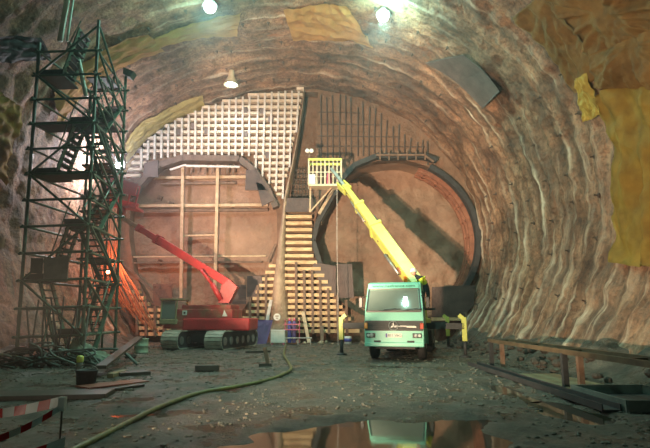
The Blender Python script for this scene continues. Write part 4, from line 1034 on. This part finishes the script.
part('support_strut', 'pale', lambda bm: (beam(bm, (BX0+.1, 30.4, zf-.06), at(310, 212, 30.6), .10, .10, (0, 1, 0)), beam(bm, (BX0+1.4, 30.4, zf-.06), at(310, 212, 30.6), .08, .08, (0, 1, 0))), bas)
p = at(329, 184, 30.4)
root = thing('red_can', 'red canister standing in the work basket', 'canister', (p.x, 30.4, zf+.06))
bm = B(); lathe(bm, [(.15, 0), (.16, .03), (.16, .7), (.12, .8), (.05, .84)], (p.x, 30.4, zf+.06), 12); obj('body', bm, 'pink', root, True)
bm = B(); lathe(bm, [(.05, .83), (.05, .95)], (p.x, 30.4, zf+.06), 8); obj('cap', bm, 'dark', root)
p = at(309.5, 151, 30.3)
root = thing('work_lamp', 'twin white lamp heads on a post at basket corner', 'lamp', (p.x, 30.3, zt))
bm = B(); rod(bm, (p.x, 30.3, zt-.2), (p.x, 30.3, p.z), .05, 6); obj('post', bm, 'darkstud', root)
for s in (-.13, .13):
    bm = B(); lathe(bm, [(.05, .1), (.12, .06), (.14, -.06), (.1, -.08)], p+Vector((s, 0, 0)), 12, axis=(0, 1, 0)); obj('lamp_head', bm, 'white', root, True)
bm = B(); tube(bm, [at(337, 188, 29.8), at(337, 250, 29.8), at(338, 300, 29.8), gnd(338, 346)], .018, 5); tag(center(obj('rope', bm, 'stud')), 'thin rope hanging straight down from the work basket', 'rope')

# ------------------------------------------------------------------ worker leaning behind the cab
WB = at(426, 308, 21.3)
def figure(root, bm_pts, edges, radii, m, name, lev=2):
    me = bpy.data.meshes.new(name); me.from_pydata([tuple(Vector(p)-root.location) for p in bm_pts], edges, []); me.materials.append(M[m])
    o = bpy.data.objects.new(name, me); COL.objects.link(o); o.parent = root
    sk = o.modifiers.new('Skin', 'SKIN'); ss = o.modifiers.new('Sub', 'SUBSURF'); ss.levels = lev; ss.render_levels = lev
    for v, r in zip(me.skin_vertices[0].data, radii): v.radius = (r, r) if not isinstance(r, tuple) else r
    me.skin_vertices[0].data[0].use_root = True; sk.use_smooth_shade = True; return o
fx, fy, fz = WB.x-.04, WB.y, WB.z
ped = part('step_plate', 'dark', lambda bm: (box(bm, (fx, fy, fz-.05), (.7, .7, .08)), box(bm, (fx-.2, fy, (fz-.1+1.1)/2), (.12, .4, max(.1, fz-1.15)))))
root = thing('person', 'person in white helmet and yellow vest leaning behind the truck cab', 'person', (fx, fy, fz))
P = lambda x, y, z: (fx+x, fy+y, fz+z)
body = [P(.05, 0, .82), P(.0, -.02, 1.02), P(-.12, -.06, 1.18), P(-.24, -.10, 1.27), P(-.34, -.12, 1.32), P(-.40, -.13, 1.37),
        P(.14, .0, .76), P(.15, -.02, .44), P(.14, .06, .09), P(.15, -.10, .04), P(-.05, .0, .76), P(-.08, -.06, .44), P(-.07, .0, .09), P(-.08, -.16, .04),
        P(-.16, -.28, 1.18), P(-.22, -.36, .94), P(-.40, -.40, .86), P(-.16, .12, 1.20), P(-.30, .16, .96), P(-.48, .10, .92)]
edges = [(0, 1), (1, 2), (2, 3), (3, 4), (4, 5), (0, 6), (6, 7), (7, 8), (8, 9), (0, 10), (10, 11), (11, 12), (12, 13), (3, 14), (14, 15), (15, 16), (3, 17), (17, 18), (18, 19)]
rad = [(.17, .14), (.16, .13), (.18, .14), (.17, .13), .07, .065, .11, .08, .055, .05, .11, .08, .055, .05, .07, .055, .045, .07, .055, .045]
figure(root, body, edges, rad, 'navy', 'body')
vest = [P(.04, -.01, .93), P(-.04, -.035, 1.08), P(-.14, -.07, 1.20), P(-.25, -.105, 1.285), P(-.16, -.29, 1.18), P(-.22, -.365, .97), P(-.17, .13, 1.20), P(-.30, .165, .98)]
figure(root, vest, [(0, 1), (1, 2), (2, 3), (3, 4), (4, 5), (3, 6), (6, 7)], [(.19, .16), (.19, .155), (.2, .16), (.18, .14), .09, .075, .09, .075], 'hivis', 'vest')
hd = Vector(P(-.46, -.15, 1.46))
bm = B(); bmesh.ops.create_icosphere(bm, subdivisions=3, radius=.11)
for v in bm.verts:
    v.co.z *= 1.22
    if v.co.y < -.07 and abs(v.co.x) < .03 and abs(v.co.z) < .03: v.co.y -= .03
bmesh.ops.translate(bm, vec=hd, verts=bm.verts)
for s in (-1, 1): box(bm, hd+Vector((s*.11, .0, 0)), (.025, .05, .07))
HEAD = obj('head', bm, 'skin', root, True)
for s in (-1, 1):
    bm = B(); bmesh.ops.create_icosphere(bm, subdivisions=2, radius=.016); bmesh.ops.translate(bm, vec=hd+Vector((s*.04, -.098, .02)), verts=bm.verts); obj('eye', bm, 'dark', HEAD)
bm = B(); box(bm, hd+Vector((0, -.098, -.065)), (.05, .012, .012)); obj('mouth', bm, 'pink', HEAD)
bm = B(); lathe(bm, [(.165, .02), (.145, .03), (.142, .08), (.12, .14), (.07, .18), (.01, .195)], hd, 18); box(bm, hd+Vector((0, -.15, .03)), (.18, .10, .015)); obj('helmet', bm, 'white', root, True)
for wr in (16, 19):
    w = Vector(body[wr]); d = (w-Vector(body[wr-1])).normalized(); f = frame(d)
    hp = [w, w+d*.05, w+d*.10]; ee = [(0, 1), (1, 2)]; rr_ = [.035, .042, .035]
    for k in range(4):
        o_ = f @ Vector((-.036+.024*k, 0, 0)); i0 = len(hp)
        hp += [w+d*.12+o_, w+d*(.155+.008*(k in (1, 2)))+o_+f @ Vector((0, -.015, 0)), w+d*.17+o_+f @ Vector((0, -.04, 0))]; ee += [(2, i0), (i0, i0+1), (i0+1, i0+2)]; rr_ += [.011, .010, .009]
    i0 = len(hp); hp += [w+d*.06+f @ Vector((.06, -.01, 0)), w+d*.10+f @ Vector((.075, -.02, 0))]; ee += [(1, i0), (i0, i0+1)]; rr_ += [.013, .011]
    figure(root, hp, ee, rr_, 'skin', 'hand', 1)

# ------------------------------------------------------------------ red crawler crane
CB = gnd(205, 350); CYW = math.radians(-14)
XF[0] = Matrix.Translation((-6.35, 25.6, 0)) @ Matrix.Rotation(CYW, 4, 'Z')
CR = thing('crawler_crane', 'red crawler crane with a telescopic boom raised towards the scaffold', 'crane', (0, 0, 0))
def cpart(name, m, f, parent=CR, smooth=False): return part(name, m, f, parent, smooth)
for x in (-1.25, 1.1):
    prof = []
    L2, r = 1.9, .44
    for a in [PI/2+PI*i/8 for i in range(9)]: prof.append((r*math.cos(a), r+r*math.sin(a)))
    for a in [-PI/2+PI*i/8 for i in range(9)]: prof.append((2*L2+r*math.cos(a), r+r*math.sin(a)))
    tr = cpart('track', 'dark', lambda bm: prism(bm, [(x-.36, y, z*.97+.015) for y, z in prof], (.72, 0, 0)))
    per = []
    n = len(prof)
    for i in range(n):
        a, b_ = Vector((0, *prof[i])), Vector((0, *prof[(i+1) % n])); m_ = max(1, round((b_-a).length/.19))
        for k in range(m_): per.append((a.lerp(b_, (k+.5)/m_), (b_-a).normalized()))
    for p_, d_ in per:
        nrm = Vector((0, d_.z, -d_.y)); c_ = Vector((0, 2*L2/2, r))
        if (p_-c_).dot(nrm) < 0: nrm = -nrm
        cpart('shoe', 'shoe', lambda bm: box(bm, (x, p_.y+nrm.y*.015, max(.03, p_.z+nrm.z*.015)), (.92, .15, .05), Matrix.Rotation(math.atan2(d_.z, d_.y), 3, 'X')), tr)
    for k in range(6):
        cpart('roller', 'steel', lambda bm: rod(bm, (x-.40, .1+k*.72, .42), (x+.40, .1+k*.72, .42), .2, 12), tr)
cpart('undercarriage', 'dark', lambda bm: (box(bm, (-.08, 1.9, .55), (1.7, 1.9, .5)), lathe(bm, [(.8, .7), (.8, .98)], (-.08, 1.9, 0), 20)))
XF[0] = Matrix.Translation((-6.35, 25.6, 0)) @ Matrix.Rotation(math.radians(-6), 4, 'Z')
def hull(bm):
    box(bm, (.05, 1.7, 1.62), (3.0, 2.0, .75), None, .05)
body_ = cpart('upper_body', 'redmud', hull)
cpart('engine_cover', 'redmud', lambda bm: (box(bm, (.15, 1.6, 2.08), (2.6, 1.7, .25), None, .05)), body_)
cpart('panel_mark', 'white', lambda bm: box(bm, (-.95, .69, 1.80), (.24, .02, .24)), body_)
cpart('panel_mark', 'dark', lambda bm: box(bm, (-.95, .68, 1.80), (.10, .02, .10)), body_)
cpart('warning_mark', 'white', lambda bm: prism(bm, [(1.05, .69, 1.62), (1.32, .69, 1.62), (1.14, .69, 1.95)], (0, -.02, 0)), body_)
cpart('counterweight', 'red', lambda bm: box(bm, (.75, 1.5, 1.22), (3.5, 1.9, .62), None, .08))
cpart('side_skirt', 'redmud', lambda bm: box(bm, (-1.3, 1.5, 1.2), (1.5, 1.7, .4), None, .05))
cabp = cpart('cab', 'cabmud', lambda bm: box(bm, (-1.75, 1.2, 1.35), (.9, 1.5, .25), None, .04))
for x in (-2.15, -1.35):
    for y in (.5, 1.9): cpart('cab_post', 'cabmud', lambda bm: rod(bm, (x, y, 1.4), (x+.05, y, 2.45), .045, 6), cabp)
cpart('cab_roof', 'cabmud', lambda bm: box(bm, (-1.72, 1.2, 2.48), (.95, 1.55, .08), None, .02), cabp)
cpart('cab_glass', M['glass'], lambda bm: (box(bm, (-1.75, .5, 1.95), (.74, .02, .9)), box(bm, (-2.13, 1.2, 1.95), (.02, 1.3, .9))), cabp)
XF[0] = Matrix.Identity(4)
BYc = 26.6
def cp(px, py, Y=BYc): return at(px, py, Y)
fo, tip = cp(228, 283), at(121, 217, 27.6)
cpart('boom_foot', 'red', lambda bm: prism(bm, [cp(218, 303, BYc-.35), cp(229, 303, BYc-.35), cp(237, 287, BYc-.35), cp(229, 279, BYc-.35), cp(221, 286, BYc-.35)], (0, .7, 0)))
def bl(t): return fo+(tip-fo)*t
for t0, t1, w, h, m_ in ((-.02, .64, .42, .62, 'red'), (.55, .82, .32, .44, 'red'), (.75, 1.0, .24, .32, 'rib')):
    bs = cpart('boom_section', m_, lambda bm: beam(bm, bl(t0), bl(t1), w, h, (0, -1, 0), .03))
    cpart('collar', m_, lambda bm: beam(bm, bl(t1-.015), bl(t1+.01), w+.1, h+.1, (0, -1, 0), .02), bs)
cpart('luffing_ram', 'red', lambda bm: (rod(bm, cp(221, 300, BYc-.5), cp(212, 284, BYc-.5), .13, 12), rod(bm, cp(212, 284, BYc-.5), cp(201, 270, BYc-.5), .08, 10)), CR, True)
# red basket at the boom tip
bx = at(121, 196, 27.9); xw = 1.05
cpart('tip_bracket', 'red', lambda bm: (beam(bm, tip, at(122, 205, 27.7), .35, .3, (0, -1, 0)), beam(bm, at(104, 199, 27.6), at(138, 206, 27.6), .26, .22, (0, -1, 0))))
bsk = cpart('basket', 'red', lambda bm: prism(bm, [at(105, 200, 27.2), at(136, 206, 27.2), at(136, 208.5, 27.2), at(105, 203, 27.2)], (0, 1.2, 0)))
for a, b_ in (((106, 201), (110, 178)), ((117, 203), (120, 180)), ((128, 204), (132, 182)), ((135, 206), (140, 187))):
    for y in (27.2, 28.4): cpart('basket_post', 'red', lambda bm: beam(bm, at(*a, y), at(*b_, y), .07, .07), bsk)
for a, b_ in (((110, 178), (140, 187)), ((108, 189), (138, 196))):
    for y in (27.2, 28.4): cpart('basket_rail', 'red', lambda bm: beam(bm, at(*a, y), at(*b_, y), .09, .09), bsk)
cpart('basket_panel', 'red', lambda bm: prism(bm, [at(124, 180, 27.15), at(138, 184, 27.15), at(135, 196, 27.15), at(122, 191, 27.15)], (0, .06, 0)), bsk)
cpart('basket_panel', 'red', lambda bm: prism(bm, [at(107, 178, 27.15), at(112, 180, 27.15), at(109, 200, 27.15), at(104, 199, 27.15)], (0, .06, 0)), bsk)

# ------------------------------------------------------------------ world haze and view
w = bpy.data.worlds.new('cavern_air'); scene.world = w; w.use_nodes = True; nt = w.node_tree
nt.nodes['Background'].inputs['Color'].default_value = (.5, .6, .55, 1); nt.nodes['Background'].inputs['Strength'].default_value = 0.0
vs = nt.nodes.new('ShaderNodeVolumeScatter'); vs.inputs['Density'].default_value = .0021; vs.inputs['Anisotropy'].default_value = .72; vs.inputs['Color'].default_value = (.95, .98, 1, 1)
nt.links.new(vs.outputs[0], nt.nodes['World Output'].inputs['Volume'])
scene.view_settings.view_transform = 'Standard'; scene.view_settings.look = 'None'
scene.view_settings.exposure = 0.2; scene.view_settings.gamma = 1.0; scene.view_settings.use_curve_mapping = False
scene.cycles.use_denoising = True
scene.cycles.max_bounces = 6; scene.cycles.volume_bounces = 0; scene.cycles.sample_clamp_indirect = 6
